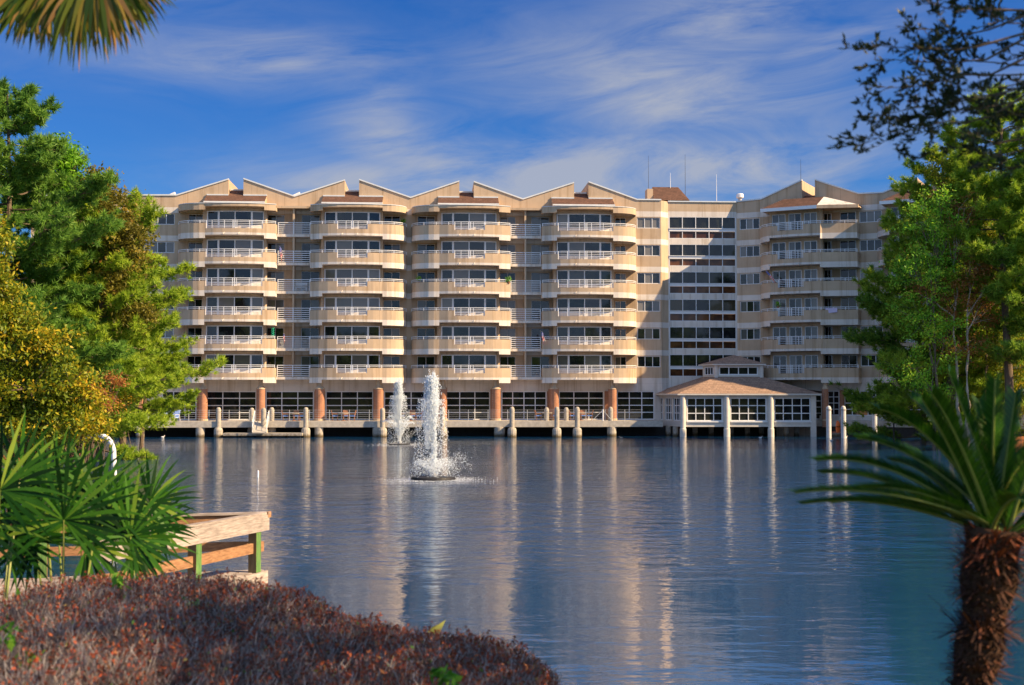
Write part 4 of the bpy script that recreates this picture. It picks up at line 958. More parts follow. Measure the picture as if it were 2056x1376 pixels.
    V = np.stack([np.stack([cx-s_, cy, z_], -1), np.stack([cx+s_, cy-s_*.3, z_], -1), np.stack([cx, cy+s_, z_+h_], -1)], 1)
    arr_mesh('foam', V, 3, np.zeros(n), M['drops'], o)
fountain(870, 963, 748, 'near white fountain jet rising from a black float ring', 3, True)
fountain(802, 893, 762, 'farther fountain jet left of the near one in front of the brick columns', 5, False)
# marker stake and birds
p = on_water(518, 959); m_ = MB(); m_.tube([(p.x, p.y, -.5), (p.x, p.y, .36)], .045, 8); tag(m_.build('marker_stake', M['white'], None, loc=(p.x, p.y, 0)), 'small white stake standing in open water left of the fountain', 'stake')
def bird(u, v, lab, rz, mat):
    p = on_water(u, v); o = thing('water_bird', (p.x, p.y, 0), lab, 'bird', 'birds floating near the boardwalk')
    c, s_ = cos(rz), sin(rz); m_ = MB(); K = .62; T = lambda x, z: (p.x+x*c*K, p.y+x*s_*K, z*K)
    m_.tube([T(-.30, .14), T(-.2, .10), T(-.05, .09), T(.1, .10), T(.17, .15), T(.2, .26), T(.24, .31), T(.30, .31)], [.012, .045, .075, .07, .03, .025, .035, .02], 10)
    m_.build('body', mat, o, smooth=True); b_ = MB(); b_.tube([T(.3, .31), T(.37, .30)], [.012, .004], 6); b_.build('beak', M['orange'], o)
M['bird1'] = simple('white_feathers', (.75, .75, .74), .7, .1, 10); M['bird2'] = simple('buff_feathers', (.40, .32, .24), .7, .2, 10)
bird(327, 879, 'white bird floating below the left boardwalk', 0.2, M['bird1']); bird(1195, 874, 'pale bird floating by the terrace pilings', 0.1, M['bird1']); bird(1247, 880.5, 'buff duck floating left of the pavilion', 3.0, M['bird2']); bird(1527, 880.5, 'white bird floating in front of the pavilion', .1, M['bird1']); bird(1669, 886, 'white bird floating before the red dock', 3.1, M['bird1']); bird(1698, 880, 'white bird floating by the sunlit white piling', .3, M['bird1'])
# flags, balcony items
def flagmat():
    t = NT('striped_flag'); x = t.add('ShaderNodeTexCoord').outputs['UV']; sp = t.add('ShaderNodeSeparateXYZ'); t.l.new(x, sp.inputs[0])
    st = t.math('LESS_THAN', t.math('FRACT', t.math('MULTIPLY', sp.outputs[1], 6.5)), .5); base = t.mix(st, (.75, .72, .70), (.55, .03, .05))
    can = t.math('MULTIPLY', t.math('LESS_THAN', sp.outputs[0], .4), t.math('GREATER_THAN', sp.outputs[1], .46))
    u_ = t.math('MULTIPLY', sp.outputs[0], 15); v_ = t.math('MULTIPLY', sp.outputs[1], 9.3)
    du = t.math('SUBTRACT', t.math('FRACT', u_), .5); dv = t.math('SUBTRACT', t.math('FRACT', v_), .5); dd = t.math('ADD', t.math('MULTIPLY', du, du), t.math('MULTIPLY', dv, dv))
    blue = t.mix(t.math('LESS_THAN', dd, .05), (.03, .05, .28), (.7, .7, .7)); return t.fin(t.mix(can, base, blue), .8, .1)
M['flag'] = flagmat()
def flag(fr, u, v, t, lab, ang, size=1.0, hang=.8):
    s_, z_ = zof(u, v, fr, t); base = Vector(fr((s_, t, z_))); o = thing('flag', base, lab, 'flag', 'flags on balconies')
    d = Vector(fr((s_+ang, t+.45, z_+.9)))-base; tip = base+d*.95*size; m_ = MB(); m_.tube([base-d*.3, tip], .022, 6); m_.build('pole', M['white'], o)
    nu, nv = 10, 8; vs = []; uv = []
    side = Vector(fr((s_+.5, t, z_)))-base; side.normalize()
    for j in range(nv+1):
        for i in range(nu+1):
            a, b = i/nu, j/nv     # a along fly, b along hoist (1 = at the tip)
            q = tip-d*(.62*size)*(1-b); q = q+Vector((0, 0, -1))*a*1.05*size*hang+side*(a*(1-hang)*size+.09*sin(a*6+b*3)*size)+Vector((0, -.06*sin(b*9+a*4), 0))
            vs.append(q-base); uv.append((a, b))
    fs = [(j*(nu+1)+i, j*(nu+1)+i+1, (j+1)*(nu+1)+i+1, (j+1)*(nu+1)+i) for j in range(nv) for i in range(nu)]
    me = bpy.data.meshes.new('cloth'); me.from_pydata([tuple(q) for q in vs], [], fs); l = me.uv_layers.new(name='UVMap')
    for lp in me.loops: l.data[lp.index].uv = uv[lp.vertex_index]
    me.materials.append(M['flag']); me.polygons.foreach_set('use_smooth', [True]*len(fs)); c = bpy.data.objects.new('cloth', me); COL.objects.link(c); c.parent = o
flag(A, 567, 513, 1.35, 'limp striped flag on the fifth floor recessed balcony of the left bays', -.25, 1.0, .95)
flag(A, 571, 681, 1.35, 'small striped flag on a lower recessed balcony beside the green spinner', .02, .62, .95)
flag(A, 1093, 681, 2.4, 'limp striped flag on the corner of the bay right of the second recess', -.35, .85, .93)
flag(B, 1556, 562, 2.9, 'waving striped flag on the curved balcony of the right wing', -.75, 1.05, .62)
s_, z_ = zof(548, 680, A, 1.9); p = Vector(A((s_, 1.9, z_))); o_m = MB()
for k in range(2): o_m.tube([(p.x+.13*cos(i*.8+k*pi), p.y+.13*sin(i*.8+k*pi), p.z+.15+i*.055) for i in range(18)], .035, 5)
o_m.tube([(p.x, p.y, p.z), (p.x, p.y, p.z+1.15)], .012, 4); M['spin'] = simple('green_foil', (.02, .35, .22), .4, .1, 3); tag(o_m.build('wind_spinner', M['spin'], None, loc=p), 'green spiral wind spinner hanging above the recessed balcony rail', 'wind spinner')
s_, z_ = zof(1668, 622, B, 2.25); m_ = MB(B); m_.hexa([(s_-.55, 2.31, z_-.35), (s_+.6, 2.2, z_-.25), (s_+.6, 2.16, z_-.25), (s_-.55, 2.27, z_-.35)], [(s_-.5, 2.33, z_+.16), (s_+.6, 2.22, z_+.16), (s_+.6, 2.16, z_+.16), (s_-.5, 2.27, z_+.16)])
M['towel'] = simple('lilac_towel', (.62, .55, .75), .9, .15, 6); tag(m_.build('towel', M['towel'], None, loc=B((s_, 2.3, z_))), 'pale lilac towel hung over a right wing balcony rail', 'towel')
def pot(fr, u, v, t, lab):
    s_, z_ = zof(u, v, fr, t); p = Vector(fr((s_, t, z_))); o = thing('potted_plant', p, lab, 'plant', 'small plants on balcony ledges')
    m_ = MB(); m_.lathe(p.x, p.y, [(.10, p.z), (.15, p.z+.22)], 10); m_.build('pot', M['rust'], o); rng = np.random.RandomState(int(u)); n = 160
    c = rng.randn(n, 3)*[.14, .14, .13]+[p.x, p.y, p.z+.42]; d = rng.randn(n, 3)*.06; e_ = rng.randn(n, 3)*.04
    arr_mesh('foliage', np.stack([c-d, c+e_, c+d], 1), 3, rng.rand(n), M['green'], o)
pot(A, 809, 453, .95, 'small dark plant at the right tip of the second bay top balcony'); pot(A, 841, 569, 1.6, 'small plant on the left part of the third bay balcony'); pot(A, 1021, 570, 2.3, 'small plant at the right end of the third bay balcony'); pot(B, 1562, 620, 2.4, 'leafy plant on the right wing curved balcony')
# white bench on the recessed balcony
s_, z_ = zof(604, 582, A, 1.0); p = Vector(A((s_, .8, 5.765+2.8*3))); o = thing('balcony_bench', p, 'white slatted bench on the recessed balcony below the flag', 'bench')
m_ = MB(A); zb = p.z; m_.box(s_-.55, s_+.55, .5, .95, zb+.40, zb+.45); m_.build('seat', M['white'], o)
m_ = MB(A)
for z in (.55, .68, .81): m_.box(s_-.55, s_+.55, .45, .49, zb+z, zb+z+.07)
m_.build('backrest', M['white'], o)
for a in (-.5, .5): m_ = MB(A); m_.box(s_+a-.03, s_+a+.03, .45, .95, zb, zb+.398); m_.build('leg', M['white'], o)

# ------------------------------------------------------------------ trees
def limb(mb, a, b, r0, r1, sag=0.0, n=5, jit=.0, rng=random):
    a = Vector(a); b = Vector(b); pts = []; L = (b-a).length
    for i in range(n+1):
        q = i/n; p = a.lerp(b, q); p.z += sag*sin(pi*q)*L
        if 0 < i < n and jit: p += Vector((rng.uniform(-1, 1), rng.uniform(-1, 1), rng.uniform(-1, 1)))*jit*L
        pts.append(p)
    mb.tube(pts, [r0+(r1-r0)*i/n for i in range(n+1)], 5, cap=False); return pts
def leaves_quads(C, size, rng, flat=.0):
    n = len(C); d = rng.randn(n, 3); d /= np.linalg.norm(d, axis=1)[:, None]; e = rng.randn(n, 3); e -= (e*d).sum(1)[:, None]*d; e /= np.linalg.norm(e, axis=1)[:, None]
    s = size*(.6+.8*rng.rand(n))[:, None]
    return np.stack([C-d*s, C+e*s*.45-d*s*.1, C+d*s, C-e*s*.45-d*s*.1], 1)
def needles(C, D, length, width, per, rng):
    """clumps of needles: C clump centres, D clump direction"""
    n = len(C); Cn = np.repeat(C, per, 0); Dn = np.repeat(D, per, 0); N = n*per
    d = rng.randn(N, 3); d /= np.linalg.norm(d, axis=1)[:, None]; d = d*.95+Dn*.75; d /= np.linalg.norm(d, axis=1)[:, None]
    e = rng.randn(N, 3); e -= (e*d).sum(1)[:, None]*d; e /= np.linalg.norm(e, axis=1)[:, None]
    L = length*(.7+.6*rng.rand(N))[:, None]; s = Cn+Dn*(rng.rand(N)[:, None]-.6)*length*.8
    return np.stack([s-e*width, s+e*width, s+d*L], 1), np.repeat(rng.rand(n), per)
def pine(base, H, R, lab, seed, mat, crown0=.3, nb=46, leanx=0.0, per=34, nl=.36, bare=.0, grp='pine trees around the lake', asym=0.0, dens=1.0):
    rng = np.random.RandomState(seed); rr = random.Random(seed); x0, y0, z0 = base
    o = thing('pine_tree', base, lab, 'tree', grp)
    mb = MB(); tr = [Vector((x0+leanx*q*q+.25*sin(q*5+seed), y0+.2*sin(q*4+seed*2), z0-.3+H*q)) for q in [i/12 for i in range(13)]]
    mb.tube(tr, [.26*(H/20)*(1-.85*i/12)+.02 for i in range(13)], 8); C = []; D = []
    def tp(q): q = q*12; i = min(int(q), 11); return tr[i].lerp(tr[i+1], q-i)
    nb = int(nb*1.15)
    for k in range(nb):
        q = crown0+(1-crown0)*((k+rr.random()*.8)/nb); a = k*2.4+rr.uniform(-.5, .5); s = (q-crown0)/(1-crown0)
        prof = (1-s)**.40*(.80+.20*min(1, s*6))*(.84+.16*sin(k*1.7))+.07
        L = R*prof*rr.uniform(.62, 1.12)*(1+asym*cos(a)); p = tp(q); up = .05+.55*s+rr.uniform(-.35, .50)
        e = p+Vector((cos(a)*L, sin(a)*L, L*up*.6)); pts = limb(mb, p, e, .07*(1-s*.6)*(H/20)+.015, .015, -.06, 5, .03, rr)
        ns = int(4+L*3.8*dens)
        for j in range(ns):
            qq = .3+.7*(j+rr.random())/ns; ii = min(int(qq*5), 4); b = pts[ii].lerp(pts[ii+1], qq*5-ii); aa = a+rr.choice((-1, 1))*rr.uniform(.4, 1.3); ll = (1.15-qq*.6)*rr.uniform(.5, 1.15)*max(.6, L*.32)
            t = b+Vector((cos(aa)*ll, sin(aa)*ll, ll*rr.uniform(-.05, .55))); limb(mb, b, t, .022, .010, 0, 2, 0, rr)
            m_ = 4 if ll > .7 else 3
            for w_ in range(m_):
                f = 1-.27*w_; c = b.lerp(t, f)+Vector((rr.gauss(0, .16), rr.gauss(0, .16), rr.gauss(0, .18))); dd = (t-b).normalized()+Vector((0, 0, .5)); C.append(c); D.append(dd.normalized())
    C = np.array([c[:] for c in C]); D = np.array([d[:] for d in D])
    V, cl = needles(C, D, nl, .030*nl/.36, per, rng); att = np.clip(.15+.5*cl+.35*rng.rand(len(cl)), 0, 1)
    mb.build('trunk', M['bark'], o); arr_mesh('crown', V, 3, att, mat, o); return o
def broad(base, H, clumps, lab, seed, mat, leaf, n_per, trunk_r=.15, cat='tree', name='broadleaf_tree', grp=None, bark='bark', jit=.35, sub=9, lo=.0, trunks=1, trunk_top=None):
    """clumps: list of (centre, radii) ellipsoids filled with small leaf tufts"""
    rng = np.random.RandomState(seed); rr = random.Random(seed); x0, y0, z0 = base; o = thing(name, base, lab, cat, grp); mb = MB()
    if trunk_top is None: trunk_top = H*.7
    tops = []
    for k in range(trunks):
        tx = x0+(k-(trunks-1)/2)*.5; tt = (tx+rr.uniform(-.4, .4)*(1+.05*H), y0+rr.uniform(-.4, .4), z0+trunk_top)
        tops.append(limb(mb, (tx, y0, z0-.3), tt, trunk_r, trunk_r*.35, 0, 8, .012, rr))
    CC = []; AT = []
    for c, r in clumps:
        c = Vector(c); r = Vector(r); tp = rr.choice(tops); b = min(tp[2:], key=lambda q: abs(q.z-(c.z-r.z*.8)))
        pts = limb(mb, b, c, trunk_r*.4, .02, .04, 5, .03, rr); vol = r.x*r.y*r.z
        ns = max(5, int(sub*vol**.62))
        for j in range(ns):
            u = rng.randn(3); u /= np.linalg.norm(u); q = rng.rand()**.40; tpos = Vector((c.x+u[0]*r.x*q, c.y+u[1]*r.y*q, c.z+u[2]*r.z*q))
            if rng.rand() < .45: limb(mb, pts[rr.randint(2, 5)], tpos, .018, .008, 0, 2, .02, rr)
            n = int(n_per*rr.uniform(.6, 1.4)); pp = np.array(tpos[:])+rng.randn(n, 3)*jit*np.array([1, 1, .62])*rr.uniform(.7, 1.25); CC.append(pp); AT.append(np.full(n, rr.random()))
    C = np.concatenate(CC); cl = np.concatenate(AT); V = leaves_quads(C, leaf, rng); att = np.clip(lo+.5*cl+.5*rng.rand(len(cl)), 0, 1)
    mb.build('trunk', M[bark], o); arr_mesh('crown', V, 4, att, mat, o); return o
def ell(u, v, d, ru, rv, k=1.0):       # ellipsoid given as seen size at distance d
    p = at(u, v, d); s = d/F; return (p, (ru*s, min(ru, rv)*s*k*1.1, rv*s))
def gpos(u, d): p = at(u, 870, d); return (p.x, p.y, gz(p.x, p.y))
# left bank
b = gpos(5, 80); pine(b, at(0, 178, 80).z-b[2], 8.2, 'tallest dark pine at the left edge with crown touching the frame', 11, M['pine3'], .22, 62, per=38, nl=.42)
b = gpos(-160, 74); pine(b, 21, 7, 'pine mostly outside the left edge of the frame', 12, M['pine3'], .2, 50, per=30, nl=.42)
b = gpos(100, 86); pine(b, at(100, 320, 86).z-b[2], 6.6, 'mid green pine right of the tallest one on the left bank', 13, M['pine'], .12, 56, nl=.38)
b = gpos(240, 92); pine(b, at(250, 395, 92).z-b[2], 6.0, 'bright green pine nearest the building with boughs reaching right over the boardwalk', 14, M['pine2'], .20, 60, nl=.36, asym=.12)
b = gpos(200, 84); pine(b, at(190, 440, 84).z-b[2], 5.2, 'lower yellow green pine in front of the olive tree', 15, M['pine2'], .12, 44, nl=.36)
b = gpos(150, 98); pine(b, at(160, 400, 98).z-b[2], 6.0, 'dark pine half hidden behind the yellow green pines on the left bank', 16, M['pine3'], .08, 56, nl=.40)
b = gpos(290, 100); pine(b, at(290, 600, 100).z-b[2], 2.4, 'small bright pine at the waterside just left of the boardwalk windows', 17, M['pine2'], .30, 30, nl=.34)
b = gpos(225, 96); broad(b, 17, [ell(205, 365, 84, 26, 32), ell(215, 410, 84, 36, 45), ell(235, 460, 84, 45, 50), ell(265, 490, 84, 40, 45), ell(270, 640, 84, 35, 40), ell(235, 560, 84, 45, 50), ell(210, 540, 96, 60, 60), ell(265, 530, 96, 40, 55), ell(250, 620, 96, 60, 60), ell(205, 640, 96, 50, 60), ell(190, 430, 96, 30, 60)], 'dark olive evergreen tree with reddish tip between the left pines', 21, M['olive'], .12, 80, .2, jit=.36, sub=17.1)
b = gpos(140, 88); broad(b, 19, [ell(125, 300, 84, 26, 28), ell(150, 335, 84, 30, 40), ell(110, 350, 84, 30, 40), ell(140, 400, 84, 40, 40), ell(410, 40, 84, 1, 1) if 0 else ell(165, 370, 84, 20, 30), ell(235, 700, 100, 40, 30), ell(190, 590, 100, 30, 30)], 'bright spring green tree rising between the pines on the left', 22, M['lime'], .115, 75, .16, jit=.36, sub=13.3)
b = gpos(190, 78); broad(b, 6, [ell(200, 800, 78, 38, 35), ell(160, 780, 78, 30, 40), ell(225, 770, 78, 20, 25)], 'orange leaved shrub below the left pines at the waterside', 23, M['azalea'], .08, 70, .05, 'shrub', 'shrub', jit=.25, sub=16, trunk_top=1.6)
b = gpos(255, 84); broad(b, 6, [ell(250, 800, 84, 26, 28), ell(235, 825, 84, 22, 24), ell(218, 840, 84, 24, 20)], 'small yellow green shrub at the left end of the boardwalk', 24, M['yellow'], .08, 70, .05, 'shrub', 'shrub', jit=.25, sub=16, trunk_top=1.5)
# near yellow tree on the left
b = gpos(20, 33); broad(b, 8, [ell(-15, 480, 33, 40, 60), ell(-10, 560, 33, 60, 60), ell(20, 640, 33, 55, 60), ell(20, 690, 33, 90, 60), ell(100, 700, 33, 60, 60), ell(60, 780, 33, 90, 60), ell(140, 780, 33, 60, 60), ell(30, 850, 33, 90, 60), ell(130, 850, 33, 85, 50), ell(-60, 600, 33, 80, 120), ell(-60, 800, 33, 80, 100), ell(180, 850, 33, 50, 40)],
    'blurred yellow and orange leaved tree at the left edge before the pines', 25, M['yellow'], .058, 75, .10, jit=.17, sub=48, lo=-.12)
b = gpos(165, 34); broad(b, 4, [ell(170, 800, 34, 55, 45), ell(120, 840, 34, 70, 50), ell(190, 850, 34, 40, 40), ell(60, 880, 34, 70, 40)], 'dark olive bush at the foot of the yellow tree on the left', 26, M['olive'], .04, 55, .05, 'shrub', 'shrub', jit=.14, sub=42, trunk_top=1.5)
# right bank
b = gpos(1905, 104); pine(b, at(1880, 300, 104).z-b[2], 6.4, 'tall pine on the right bank with boughs reaching left over the building', 31, M['pine2'], .18, 62, per=34, nl=.40, asym=-.25)
b = gpos(1850, 108); pine(b, at(1850, 480, 108).z-b[2], 5.8, 'lower dark pine whose boughs hang left over the balconies', 32, M['pine'], .12, 52, nl=.40, asym=-.25)
b = gpos(2022, 98); pine(b, at(2022, 180, 98).z-b[2], 6.5, 'tall pine with a bare straight trunk near the right edge', 33, M['pine2'], .42, 46, per=34, nl=.42)
b = gpos(2110, 96); pine(b, at(2080, 260, 96).z-b[2], 6.5, 'pine at the far right edge of the frame', 34, M['pine'], .25, 44, nl=.42)
b = gpos(1965, 108); pine(b, at(1960, 320, 108).z-b[2], 6.6, 'bushy pine filling the middle of the right bank behind the straight trunk', 38, M['pine2'], .10, 62, nl=.42)
b = gpos(2075, 110); pine(b, at(2070, 300, 110).z-b[2], 6.6, 'background pine at the right edge behind the others', 39, M['pine'], .12, 56, nl=.42)
b = gpos(1880, 97); broad(b, 17, [ell(1880, 400, 97, 45, 40), ell(1850, 450, 97, 50, 40), ell(1900, 470, 97, 50, 50), ell(1830, 530, 97, 60, 50), ell(1880, 560, 97, 60, 55), ell(1850, 640, 97, 65, 55), ell(1900, 680, 97, 50, 60), ell(1840, 740, 97, 60, 45), ell(1880, 780, 97, 50, 30)], 'leafy bright green tree in the middle of the right bank', 35, M['mixed'], .10, 62, .17, jit=.36, sub=7.2, trunks=2)
b = gpos(1935, 97); broad(b, 15, [ell(1925, 420, 97, 35, 40), ell(1950, 520, 97, 45, 50), ell(1920, 600, 97, 40, 50), ell(1965, 620, 97, 40, 45), ell(1990, 560, 97, 30, 40), ell(1940, 700, 97, 45, 30), ell(1845, 590, 97, 25, 20)], 'slender tree with orange red leaves and pale twin trunks on the right bank', 36, M['redleaf'], .10, 60, .17, jit=.45, sub=7.6, trunks=2, bark='barkpale')
b = gpos(1975, 102); broad(b, 17, [ell(1880, 345, 102, 30, 25), ell(1900, 400, 102, 40, 30), ell(1985, 420, 102, 40, 50), ell(1970, 480, 102, 40, 40), ell(1990, 700, 102, 40, 50), ell(2040, 720, 102, 40, 60)], 'tree with yellow green young leaves behind the orange one', 37, M['yellow'], .11, 65, .15, jit=.36, sub=11.4, lo=-.15)
for u, d, lab in ((1895, 104, 'low green bush left of the pale trunks'), (2005, 100, 'low green bush by the straight pine trunk'), (2050, 93, 'low bush at the right edge above the mulch')):
    b = gpos(u, d); broad(b, 2, [ell(u, 835, d, 32, 26), ell(u+24, 845, d, 24, 20), ell(u-22, 842, d, 22, 20)], lab, int(u), M['green' if u < 2040 else 'olive'], .06, 60, .04, 'shrub', 'shrub', 'low bushes on the right bank', jit=.25, sub=10, trunk_top=.8)
# woodland behind the viewer (mirrored in windows and water)
rng = np.random.RandomState(5); n = 26000
an = rng.uniform(-1.35, 1.35, n)+0*pi; rad = 60+25*rng.rand(n); hx = rad*np.sin(an); hy = -rad*np.cos(an)+10; top = 10+5*np.sin(an*9)+3*np.sin(an*23); hz = 2+rng.rand(n)**.7*np.maximum(top, 4)
V = leaves_quads(np.stack([hx, hy, hz], -1), 1.1, rng); tag(arr_mesh('woodland', V, 4, rng.rand(n), M['pine'], None, (0, -60, 0)), 'distant belt of green woodland on the near side of the lake', None, None, 'stuff')

# ------------------------------------------------------------------ foreground: fishing dock
C = Vector((-4.74, 24.9, 0)); DA = Vector((-6.45, 20.1, 0)); DB = Vector((-10.0, 23.5, 0)); ZD = .90
dk = thing('wooden_dock', (C.x-1, C.y-1, 0), 'weathered grey wooden dock corner with railings on the left', 'dock')
def beam(mb, a, b, w_, z0, z1, mi=0):
    a = Vector((a[0], a[1], 0)); b = Vector((b[0], b[1], 0)); d = (b-a).normalized(); n = Vector((-d.y, d.x, 0))*w_/2
    mb.hexa([(a.x-n.x, a.y-n.y, z0), (b.x-n.x, b.y-n.y, z0), (b.x+n.x, b.y+n.y, z0), (a.x+n.x, a.y+n.y, z0)], [(a.x-n.x, a.y-n.y, z1), (b.x-n.x, b.y-n.y, z1), (b.x+n.x, b.y+n.y, z1), (a.x+n.x, a.y+n.y, z1)], mi)
dirA = (DA-C).normalized(); dirB = (DB-C).normalized()
m_ = MB(); FF = DA+(DB-C)
for i in range(40):
    q0, q1 = i/40, (i+.93)/40; a0 = C.lerp(DA, q0); a1 = C.lerp(DA, q1); b0 = DB.lerp(FF, q0); b1 = DB.lerp(FF, q1); m_.hexa([(a0.x, a0.y, ZD-.04), (a1.x, a1.y, ZD-.04), (b1.x, b1.y, ZD-.04), (b0.x, b0.y, ZD-.04)], [(a0.x, a0.y, ZD), (a1.x, a1.y, ZD), (b1.x, b1.y, ZD), (b0.x, b0.y, ZD)])
m_.build('deck_boards', M['wgrey'], dk)
m_ = MB(); off = Vector((.06, -.02, 0)); beam(m_, C+off, DA+off, .05, ZD-.30, ZD-.005); beam(m_, C+Vector((-.04, .05, 0)), DB+Vector((0, .05, 0)), .05, ZD-.3, ZD-.005); m_.build('fascia_board', M['wgrey'], dk)
m_ = MB(); beam(m_, C-dirA*.12, DA, .16, ZD+1.06, ZD+1.10); beam(m_, C-dirB*.10+Vector((0, -.0, 0)), DB, .16, ZD+1.062, ZD+1.102); m_.build('rail_cap', M['wgrey'], dk)
m_ = MB(); beam(m_, C+Vector((.08, -.02, 0)), DA+Vector((.08, -.02, 0)), .045, ZD+.76, ZD+1.058); m_.build('side_board', M['wgrey'], dk)
m_ = MB(); beam(m_, C+Vector((-.05, -.02, 0)), DB+Vector((-.05, -.02, 0)), .045, ZD+.80, ZD+1.058); m_.build('side_board', M['worange'], dk)
m_ = MB(); beam(m_, C+dirA*.05, DA, .05, ZD+.36, ZD+.55); m_.build('mid_rail', M['worange'], dk)
m_ = MB(); beam(m_, C+dirB*.05, DB, .05, ZD+.38, ZD+.55); m_.build('mid_rail', M['worange'], dk)
m_ = MB(); beam(m_, C-dirA*.05+Vector((.085, -.01, 0)), C+dirA*.06+Vector((.085, -.01, 0)), .05, ZD+1.0, ZD+1.11); m_.build('corner_cap', M['worange'], dk)
for base_, d_, qs in ((C, dirA, (.35, 2.35, 4.1)), (C, dirB, (2.1, 4.0))):
    for q in qs:
        p = base_+d_*q; m_ = MB(); n = Vector((-d_.y, d_.x, 0)); h = .085
        c4 = [(p+d_*h+n*h), (p-d_*h+n*h), (p-d_*h-n*h), (p+d_*h-n*h)]
        m_.prism([(v_.x, v_.y) for v_ in c4], ZD-.0, ZD+1.058, 0)
        # green stained outer side
        nn = -n if d_ is dirA else n
        sgn = 1 if (Vector((nn.x, nn.y, 0)).dot(Vector((1, 0, 0))) > 0) else -1; o1 = nn*sgn*h
        a, b = p+d_*h*.98+o1*1.03, p-d_*h*.98+o1*1.03; m_.face([(a.x, a.y, ZD+.002), (b.x, b.y, ZD+.002), (b.x, b.y, ZD+.755), (a.x, a.y, ZD+.755)], 1)
        m_.build('post', [M['wpost'], M['wgreen']], dk)
for p in (C+dirA*.6+dirB*.3, C+dirA*3.5+dirB*.3, C+dirB*3+dirA*.3):
    m_ = MB(); m_.lathe(p.x, p.y, [(.13, -1.5), (.13, ZD-.045)], 10); m_.build('pile', M['wpost'], dk)
# bent white pipe
pp = on_water(230, 1000); d = 45.0
m_ = MB(); P_ = [at(172, 876, d), at(200, 874, d), at(214, 878, d), at(223, 888, d), at(228, 904, d), at(229, 930, d), at(230, 975, d), at(230, 1010, d)]; m_.tube(P_, .085, 10); tag(m_.build('bent_pipe', M['white'], None, True, loc=P_[-1]), 'white pipe bent over at the top beside the palmettos', 'pipe')

# ------------------------------------------------------------------ palmettos
M['rachis'] = simple('frond_stalk', (.20, .24, .05), .5, .1, 6)
def blade_strip(a, d, up, L, w0, droop, nseg, rng, prof):
    """returns quads of one leaf segment: starts at a, direction d, widening by prof"""
    pts = []; p = a.copy(); dd = d.copy(); step = L/nseg
    side = dd.cross(up); side = side.normalized() if side.length > 1e-4 else Vector((1, 0, 0)); out = []
    for i in range(nseg+1): pts.append(p.copy()); p = p+dd*step; dd = (dd+Vector((0, 0, -1))*droop*(i+1)/nseg).normalized()
    for i in range(nseg):
        wa, wb = w0*prof(i/nseg), w0*prof((i+1)/nseg); out.append([pts[i]-side*wa, pts[i]+side*wa, pts[i+1]+side*wb, pts[i+1]-side*wb])
    return out
def fan(center, facing, up, R, n, spread, rng, droop, w0, att0, V, AT):
    facing = facing.normalized(); up = (up-facing*up.dot(facing)).normalized(); right = up.cross(facing)
    for k in range(n):
        a = -spread+2*spread*k/(n-1)+rng.uniform(-.03, .03); d = (up*cos(a)+right*sin(a)+facing*rng.uniform(.05, .22)).normalized(); L = R*rng.uniform(.86, 1.06)*(1-.18*abs(a)/pi)
        prof = lambda q: (.35+1.3*q if q < .5 else 2.0*(1-q)**.85+.0) if q < 1 else 0.02
        qs = blade_strip(center, d, facing+right*.5*rng.uniform(-1, 1), L, w0, droop*rng.uniform(.3, 1.3), 6, rng, prof); c_ = min(1, max(0, att0+rng.uniform(-.42, .5)))
        for q in qs: V.append([tuple(x) for x in q]); AT.append(c_)
def palmetto(u, v, d, R, lab, seed, fans):
    rng = random.Random(seed); p = at(u, v, d); base = (p.x, p.y, gz(p.x, p.y)); o = thing('palmetto', base, lab, 'palmetto', 'palmettos on the near left bank'); V = []; AT = []; st = MB()
    for fu, fv, dd, fr_, rot, tilt in fans:
        V = []; AT = []; c = at(fu, fv, d+dd); fc = Vector((0.15+tilt, -1, .25)); up = Vector((sin(rot), 0, cos(rot))); fan(c, fc, up, R*fr_*.88, 26, 2.35, rng, .22, .017, .45, V, AT)
        lf_ = arr_mesh('leaf', np.array(V), 4, AT, M['palmetto'], o); st = MB(); st.tube([Vector(base)+Vector((rng.uniform(-.1, .1), 0, 0)), Vector(base).lerp(c, .5)+Vector((0, 0, .15)), c], [.016, .012, .008], 5); st.build('stem', M['rachis'], lf_)
palmetto(130, 1150, 10.6, .82, 'palmetto fan cluster at centre of the left bank, largest fan facing the viewer', 1, [(128, 1045, 0, 1.05, .15, 0), (90, 1000, .5, .9, -.4, -.2), (200, 1010, .6, .8, .5, .3), (70, 1090, .3, .7, -.9, 0), (175, 1100, .5, .7, 1.1, .1)])
palmetto(270, 1150, 11.2, .75, 'palmetto whose fan spreads right over the dock rail', 2, [(262, 1078, 0, .95, .75, .2), (300, 1010, .8, .75, .45, .3), (225, 1060, .6, .8, .2, .1), (270, 1110, .4, .5, 1.4, .2)])
palmetto(-10, 1100, 10.2, .85, 'palmetto with upright leaves at the left edge of the frame', 3, [(0, 985, 0, .85, .1, 0), (-60, 1050, 0, .95, .1, 0), (40, 960, .8, .8, .15, .2), (20, 1080, .6, .8, .6, .1)])
palmetto(160, 1200, 12.5, .75, 'darker palmetto behind the central cluster', 4, [(165, 985, 0, .85, .1, 0), (240, 1030, 0, .8, .5, .1), (110, 970, .5, .9, -.1, 0), (310, 1060, .3, .7, .9, 0)])
# undergrowth below the palmettos
rng = np.random.RandomState(8); n = 26000; cx = rng.uniform(-5.0, -3.05, n)+.12*rng.randn(n); cy = rng.uniform(9.9, 11.6, n); cz_ = ground_h(cx, cy)+rng.rand(n)**.75*np.clip(1.15-.45*(cx+3.6), .5, 1.3)*(.75+.25*np.sin(cx*9+cy*5)); V = leaves_quads(np.stack([cx, cy, cz_], -1), .038, rng)
tag(arr_mesh('undergrowth', V, 4, rng.rand(n), M['under'], None, (-4, 11, gz(-4, 11))), 'brown and green undergrowth beneath the palmettos', None, None, 'stuff')

